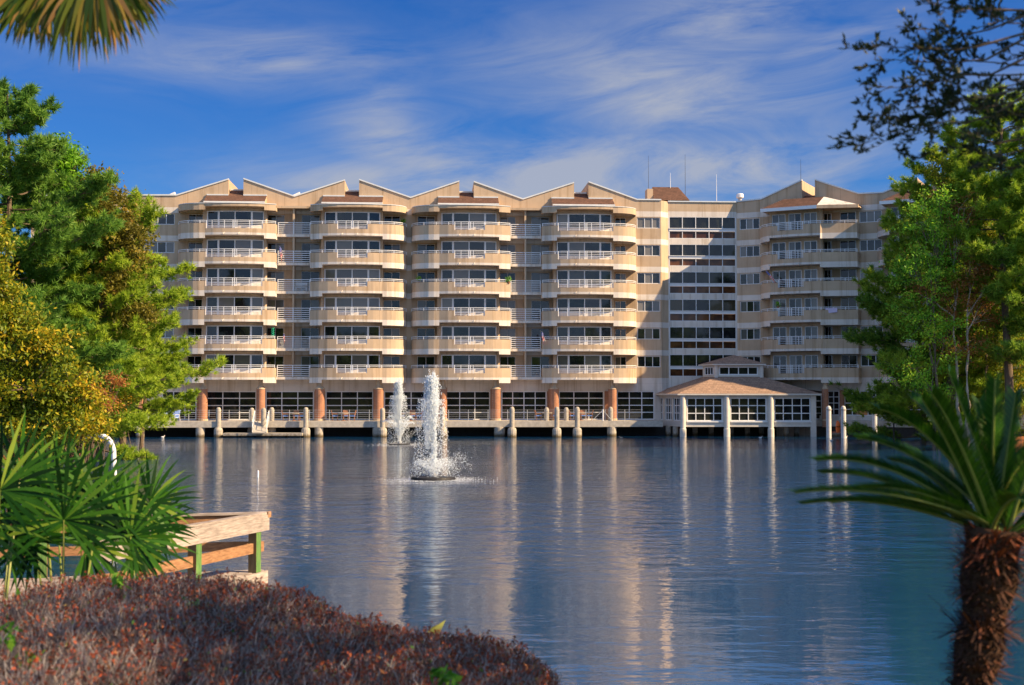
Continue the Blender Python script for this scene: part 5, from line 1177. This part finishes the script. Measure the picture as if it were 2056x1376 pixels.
# ------------------------------------------------------------------ hedge
SIL = [(-300, 1260), (-100, 1250), (0, 1235), (90, 1188), (150, 1168), (340, 1155), (450, 1160), (560, 1182), (640, 1212), (700, 1240), (780, 1262), (870, 1272), (960, 1278), (1040, 1296), (1085, 1325), (1110, 1352), (1135, 1400), (1150, 1500)]
def sil(u): return np.interp(u, [s[0] for s in SIL], [s[1] for s in SIL])
def hedge_top(x, y):
    """crest at y about 9.2 falling off gently towards the viewer"""
    yc = 9.3-1.3*np.clip((x+1.5)/1.9, 0, 1)
    u = CX+F*x/yc; zc = EYE-(sil(u)-HZ)*yc/F
    q = (y-yc)
    z = zc+np.where(q < 0, -.012*q*q*1.0+.0*q, -.9*q*q)
    z = z-.25*np.clip((5.4-y)/1.2, 0, 1)**2
    lump = .035*np.sin(x*3.1+y*1.3)+.035*np.sin(x*7.3-y*4.1)+.028*np.sin(x*13+y*9)+.022*np.sin(x*23-y*17)+.018*np.sin(x*31+y*29)
    return z+lump*np.clip(-q+.4, 0, 1)
hd = thing('hedge', (-2.5, 7.5, 2.3), 'low rounded hedge of grey twigs with small red brown leaves across the foreground', 'hedge')
rng = np.random.RandomState(9)
def edge_x(y): return .06+.045*(y-7)+0*y
def pts_on(n):
    y = 4.6+5.2*rng.rand(n)**.8; x = -6.2+6.9*rng.rand(n)
    xe = .36+.0*y; k = x < xe; return x[k], y[k]
x, y = pts_on(160000); z = hedge_top(x, y); keep = z > 1.6; x, y, z = x[keep], y[keep], z[keep]; N = len(x)
# twigs: thin upright slivers
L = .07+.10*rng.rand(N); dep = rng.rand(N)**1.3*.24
bx, by, bz = x, y, z-dep-L*.6; dirv = np.stack([rng.randn(N)*.7, rng.randn(N)*.7, np.ones(N)], -1); dirv /= np.linalg.norm(dirv, axis=1)[:, None]
B0 = np.stack([bx, by, bz], -1); sidev = np.stack([np.ones(N), rng.randn(N)*.3, np.zeros(N)], -1)*.0026
V = np.stack([B0-sidev, B0+sidev, B0+dirv*L[:, None]+sidev*.5, B0+dirv*L[:, None]-sidev*.5], 1)
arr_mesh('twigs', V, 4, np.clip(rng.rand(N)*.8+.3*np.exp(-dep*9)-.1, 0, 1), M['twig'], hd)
x, y = pts_on(230000); z = hedge_top(x, y); keep = z > 1.6; x, y, z = x[keep], y[keep], z[keep]; N = len(x)
z = z-rng.rand(N)**2*.16+.02*rng.randn(N); patch = .5+.5*np.sin(x*1.9+y*.7)*np.sin(y*1.6-x*.8)
right = np.clip((x+3.6)/3.0, 0, 1); crest = np.clip((y-7.6)/1.6, 0, 1); prob = .10+.70*np.maximum(right**1.5, crest**1.5*.75)+.20*patch; k = rng.rand(N) < prob; x, y, z = x[k], y[k], z[k]; N = len(x)
V = leaves_quads(np.stack([x, y, z], -1), .0125, rng); a_ = np.clip(.18+.55*rng.rand(N)**1.1+.12*rng.randn(N), 0, .93); a_[rng.rand(N) < .012] = 1.0
arr_mesh('leaves', V, 4, a_, M['hedge'], hd)
n = 2600; x, y = pts_on(n); k = rng.rand(len(x)) < .12+.5*np.clip((y-7.6)/1.6, 0, 1)+.38*np.clip((x+3)/2.5, 0, 1); x, y = x[k], y[k]; z = hedge_top(x, y); k = z > 1.7; x, y, z = x[k], y[k], z[k]; TW = []; LV = []
for a, b, c in zip(x, y, z):
    h_ = rng.uniform(.02, .08); tx, ty = rng.randn(2)*.03; TW.append([(a-.002, b, c-.08), (a+.002, b, c-.08), (a+tx+.001, b+ty, c+h_), (a+tx-.001, b+ty, c+h_)])
    for q in np.linspace(.35, 1, 6): LV.append((a+tx*q+rng.randn()*.008, b+ty*q+rng.randn()*.008, c+h_*q))
arr_mesh('shoot_twigs', np.array(TW), 4, rng.rand(len(TW))*.6, M['twig'], hd); LV = np.array(LV); arr_mesh('shoot_leaves', leaves_quads(LV, .014, rng), 4, np.clip(.35+.45*rng.rand(len(LV)), 0, .95), M['hedge'], hd)
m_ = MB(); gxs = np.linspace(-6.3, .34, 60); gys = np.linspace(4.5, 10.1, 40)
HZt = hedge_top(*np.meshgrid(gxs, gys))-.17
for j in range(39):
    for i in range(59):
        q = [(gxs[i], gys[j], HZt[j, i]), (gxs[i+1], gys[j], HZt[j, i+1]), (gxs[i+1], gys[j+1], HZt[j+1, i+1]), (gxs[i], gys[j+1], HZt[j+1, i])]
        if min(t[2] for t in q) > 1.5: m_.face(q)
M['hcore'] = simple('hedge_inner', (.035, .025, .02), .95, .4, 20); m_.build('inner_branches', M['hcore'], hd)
# green leaves poking through
rng2 = np.random.RandomState(4); CC = []
for u, v, s in ((215, 1225, .05), (405, 1235, .05), (378, 1222, .03), (40, 1225, .05), (15, 1275, .03), (240, 1165, .03), (460, 1240, .02), (880, 1350, .02), (905, 1370, .02), (60, 1330, .03)):
    d = 8.6 if v < 1250 else 6.8; p = at(u, v, d); n = 26; cc = np.array(p[:])+rng2.randn(n, 3)*s; arr_mesh('green_shoot', leaves_quads(cc, .03, rng2), 4, rng2.rand(n), M['green'], hd)
# yellow leaf sticking out behind the hedge
p = at(873, 1262, 9.6); m_ = MB(); m_.face([(p.x-.06, p.y, p.z-.03), (p.x+.03, p.y, p.z-.05), (p.x+.08, p.y+.02, p.z+.06), (p.x+.03, p.y+.01, p.z+.03)]); m_.face([(p.x-.06, p.y, p.z-.03), (p.x+.03, p.y+.01, p.z+.03), (p.x-.02, p.y-.01, p.z+.01)])
m_.tube([(p.x, p.y, p.z-.5), (p.x, p.y, p.z-.02)], .004, 4); M['yel'] = simple('yellow_leaf', (.60, .58, .12), .5, .1, 10); tag(m_.build('yellow_leaf', M['yel'], None, loc=p), 'single yellow leaf sticking up behind the hedge crest', 'leaf')
# grass along the near bank
rng = np.random.RandomState(12); n = 60000; x = rng.uniform(-3, 5.5, n); y = rng.uniform(4.8, 8.4, n); z = ground_h(x, y); h = .03+.05*rng.rand(n); dx = rng.randn(n)*.02; dy = rng.randn(n)*.02; w_ = .003
V = np.stack([np.stack([x-w_, y, z], -1), np.stack([x+w_, y, z], -1), np.stack([x+dx, y+dy, z+h], -1)], 1); tag(arr_mesh('grass', V, 3, rng.rand(n), M['grassm'], None, (1, 7, 2.65)), 'short grass along the near bank', None, None, 'stuff')

# ------------------------------------------------------------------ sago palm
SG = 6.5; sb = at(1935, 1430, SG); st_ = at(2003, 1062, SG); zg = gz(sb.x, sb.y)
sg = thing('sago_palm', (sb.x, sb.y, zg), 'sago palm with shaggy brown trunk and arching dark green fronds on the right', 'sago palm')
rr = random.Random(3); rng = np.random.RandomState(3); m_ = MB(); axis = []
for i in range(20):
    q = i/19; c = Vector((sb.x-.03, sb.y, zg-.05)).lerp(st_, q); c.x += .02*sin(q*4); axis.append((c, (.098+.050*q**2+.012*sin(q*19))*1.0))
m_.tube([a[0] for a in axis], [a[1] for a in axis], 16)
V = []; AT = []
for k in range(2600):
    q = k/2600; i = min(int(q*19), 18); c = axis[i][0].lerp(axis[i+1][0], q*19-i); r = axis[i][1]; a = k*2.39996; o1 = Vector((cos(a), sin(a), 0)); ring = .5+.5*sin(q*38); up = rr.uniform(-.5, .9)-(.6 if rr.random() < .3 else 0)
    p = c+o1*r*.96; d = (o1*(.8+.3*ring)+Vector((0, 0, up))).normalized(); L = (.03+.035*ring*rr.random())*(1.9 if q > .80 else (2.3 if .50 < q < .55 or .30 < q < .34 or .70 < q < .73 else 1))*rr.uniform(.7, 1.5); s_ = Vector((-sin(a), cos(a), 0))*rr.uniform(.004, .010)
    V.append([tuple(p-s_), tuple(p+s_), tuple(p+d*L+s_*.5), tuple(p+d*L-s_*.5)]); AT.append(min(1, max(0, (.10+.55*rr.random()+(.40 if q > .86 else 0)))))
M['sagobark'] = wood('sago_trunk', (.035, .02, .014), (.11, .055, .03), (6, 6, 14)); M['sagoscale'] = leafmat('sago_scales', [(0, (.025, .013, .008)), (.5, (.085, .035, .02)), (.78, (.20, .065, .03)), (1, (.50, .13, .05))], .8, .1)
tk = m_.build('trunk', M['sagobark'], sg, True); arr_mesh('leaf_bases', np.array(V), 4, AT, M['sagoscale'], tk)
def frond(base, tipu, tipv, dd, lift, w_, seed, vee=.5, name='frond'):
    rr = random.Random(seed); tip = at(tipu, tipv, SG+dd); mid = (base+tip)/2+Vector((0, 0, lift*.85+.02))+(tip-base)*.05; n = 80; P_ = []
    for i in range(n+1):
        q = i/n; P_.append(base*(1-q)**2+mid*2*q*(1-q)+tip*q*q)
    V = []; AT = []; view = Vector((0, -1, 0))
    for i in range(2, n):
        q = i/n; d = (P_[i+1]-P_[i-1]).normalized(); n_ = Vector((0, 0, 1))-d*d.z
        n_ = n_.normalized() if n_.length > .1 else Vector((0, -1, 0)); sd_ = d.cross(n_).normalized(); Lf = w_*.95*min(1, (q+.05)*3.5)*(1-.45*q**4)
        for sgn in (-1, 1):
            for h in range(2):
                p = P_[i].lerp(P_[i+1], h*.5); dl = (sd_*sgn*.8+d*(.75+.3*q)+n_*vee+Vector((0, 0, rr.uniform(-.08, .08)))).normalized(); L_ = Lf*rr.uniform(.85, 1.1); wv = d*.0031
                e = p+dl*L_+Vector((0, 0, -.10*L_)); mm = p+dl*L_*.5; V += [[tuple(p-wv), tuple(p+wv), tuple(mm+wv), tuple(mm-wv)], [tuple(mm-wv), tuple(mm+wv), tuple(e+wv*.2), tuple(e-wv*.2)]]; c_ = .15+.55*rr.random(); AT += [c_, c_]
    o = arr_mesh(name, np.array(V), 4, AT, M['sago'], sg); m_ = MB(); m_.tube(P_[::2], [.010*(1-.8*i/(len(P_[::2])-1))+.0015 for i in range(len(P_[::2]))], 6); m_.build('rachis', M['rachis'], o)
M['rachis'] = simple('frond_stalk', (.20, .24, .05), .5, .1, 6)
top = st_+Vector((0, 0, -.02))
FR = [(1597, 990, -.3, .16, .12), (1640, 925, .1, .22, .13), (1668, 1010, .3, .12, .11), (1768, 822, -.1, .22, .14), (1790, 925, .35, .15, .12), (1905, 748, .0, .0, .13), (1998, 762, -.05, .0, .13), (2040, 790, .1, .0, .13), (1965, 805, .4, .08, .12), (2090, 900, .1, .15, .14), (2130, 800, -.2, .12, .14), (2210, 960, .1, .2, .13), (2060, 1010, -.5, .16, .12), (2180, 1060, -.2, .18, .12), (1860, 880, .5, .15, .12), (1700, 985, -.15, .17, .10), (2030, 850, .55, .1, .12), (1650, 950, .45, .18, .12), (1720, 880, .3, .2, .13), (1830, 800, .4, .16, .13), (1870, 790, -.3, .12, .13), (2010, 900, .6, .05, .12), (1610, 1012, .1, .13, .1), (2250, 1100, .1, .2, .12), (2150, 860, .4, .2, .13), (1850, 800, -.2, .08, .12)]
for i, (u, v, dd, lf_, w_) in enumerate(FR):
    b_ = top+Vector((.06*cos(i*2.4), .06*sin(i*2.4), .02*sin(i))); frond(b_, u, v, dd, lf_, w_, 50+i, .55)

# ------------------------------------------------------------------ cabbage palm, upper left
pc_ = Vector((-3.9, 8.0, 6.55)); cpm = thing('cabbage_palm', (-4.0, 8.0, gz(-4.0, 8.0)), 'cabbage palm whose drooping yellow green frond hangs into the top left corner', 'palm')
m_ = MB(); m_.tube([(-4.0, 8.0, gz(-4, 8)-.2), (-3.98, 8.0, 4.5), (-3.9, 8.0, 6.5)], [.20, .17, .16], 12); m_.build('trunk', M['bark'], cpm)
rr = random.Random(9)
for i, (u, v, dd, R_, rot) in enumerate([(160, -55, 0, .62, .02), (215, -50, .15, .52, -.35), (90, -40, .3, .50, .40), (140, -90, -.2, .66, .1), (225, -85, .1, .52, -.55), (190, -75, -.3, .60, -.15), (60, -30, .4, .42, .8), (-60, -200, .3, .7, 1.8), (-350, -330, 0, .8, 3.0), (-600, -150, .4, .8, 3.6)]):
    V = []; AT = []; c = at(u, v, 7.4+dd); fan(c, Vector((.1, -1, -.1)), Vector((sin(rot)*-1, 0, -cos(rot))), R_*.92, 40, 1.25, rr, .35, .0125, .5, V, AT)
    f_ = arr_mesh('frond', np.array(V), 4, AT, M['sabal'], cpm); s_ = MB(); s_.tube([pc_, pc_.lerp(c, .5)+Vector((0, 0, .25)), c], [.022, .016, .010], 6); s_.build('stalk', M['rachis'], f_)
# ------------------------------------------------------------------ live oak, upper right
ok = thing('oak_tree', (5.2, 7.0, gz(5.2, 7.0)), 'dark leaved oak whose twigs hang into the top right corner', 'tree')
rr = random.Random(21); rng = np.random.RandomState(21); m_ = MB(); trunk = [Vector((5.2, 7.0, 2.3)), Vector((5.1, 6.8, 4.2)), Vector((4.9, 6.6, 6.0)), Vector((4.6, 6.3, 7.6))]; m_.tube(trunk, [.28, .24, .2, .14], 10)
V = []; AT = []
def oakleaf(p, d, L):
    d = d.normalized(); s = d.cross(Vector((rr.uniform(-1, 1), rr.uniform(-1, 1), rr.uniform(-1, 1)))).normalized()*L*.17
    V.append([tuple(p), tuple(p+d*L*.45+s), tuple(p+d*L), tuple(p+d*L*.5-s)]); AT.append(min(1, rr.random()*.85+(.2 if rr.random() < .06 else 0)))
def twig(a, b, r, lv, dens=1.0):
    pts = limb(m_, a, b, r, max(r*.35, .0015), rr.uniform(-.05, .05), 5, .025, rr); L = (b-a).length; dr = (b-a).normalized(); n = int(L*(15 if lv == 2 else 20)*dens)+1
    if lv > 0:
        for j in range(n):
            q = .18+.82*rr.random(); i = min(int(q*5), 4); p = pts[i].lerp(pts[i+1], q*5-i); d = (dr*rr.uniform(.3, 1)+Vector((rr.uniform(-1, 1), rr.uniform(-1, 1), rr.uniform(-.7, .8)))).normalized(); twig(p, p+d*L*rr.uniform(.16, .34), r*.45, lv-1, dens)
    k = int(L*(200 if lv == 0 else (100 if lv == 1 else 40)))
    for j in range(k):
        q = .15+.85*rr.random(); i = min(int(q*5), 4); p = pts[i].lerp(pts[i+1], q*5-i); d = dr*rr.uniform(.4, 1.2)+Vector((rr.uniform(-.7, .7), rr.uniform(-.7, .7), rr.uniform(-.3, .9))); oakleaf(p, d, rr.uniform(.024, .046))
OD = 6.4
for su, sv, eu, ev, dd in [(1990, 235, 1738, 288, 0), (2000, 190, 1762, 232, .1), (1990, 150, 1755, 175, -.1), (1980, 120, 1755, 120, .1), (1960, 95, 1756, 90, 0), (1985, 60, 1800, 52, .2), (2010, 20, 1842, 6, 0), (2056, 200, 1790, 255, .2), (2050, 280, 1880, 300, .3), (2056, 150, 1850, 150, .2), (2080, 100, 1890, 60, .3), (2090, 250, 1930, 270, -.2), (2100, 60, 1960, 20, -.2), (2080, 180, 1900, 205, 0), (2100, 300, 1960, 330, 0), (2080, 130, 1880, 110, .5), (2100, 220, 1900, 250, .6), (2110, 20, 1950, 60, .5), (2110, 150, 1960, 180, -.3), (2120, 320, 2000, 340, .4), (2120, 90, 2000, 130, .2), (2140, 260, 1985, 215, .5)]:
    a = at(su, sv, OD+dd); b = at(eu, ev, OD+dd+rr.uniform(-.15, .15)); hub = trunk[2].lerp(trunk[3], rr.random()); limb(m_, hub, a, .022, .006, .03, 5, .02, rr); twig(a, b, .005, 2, 1.0)
# rest of the crown, out of frame to the right, above and behind
for k in range(70):
    c = Vector((rr.uniform(4.1, 8.0), rr.uniform(2.5, 8.0), rr.uniform(6.8, 9.2))); limb(m_, trunk[3] if k % 2 else trunk[2], c, .04, .01, .03, 5, .03, rr)
    for j in range(240):
        p = c+Vector((rr.gauss(0, .45), rr.gauss(0, .45), rr.gauss(0, .35))); oakleaf(p, Vector((rr.uniform(-1, 1), rr.uniform(-1, 1), rr.uniform(-1, 1))), .10)
m_.build('trunk', M['bark'], ok); arr_mesh('crown', np.array(V), 4, AT, M['oak'], ok)
print('objects', len(bpy.data.objects))
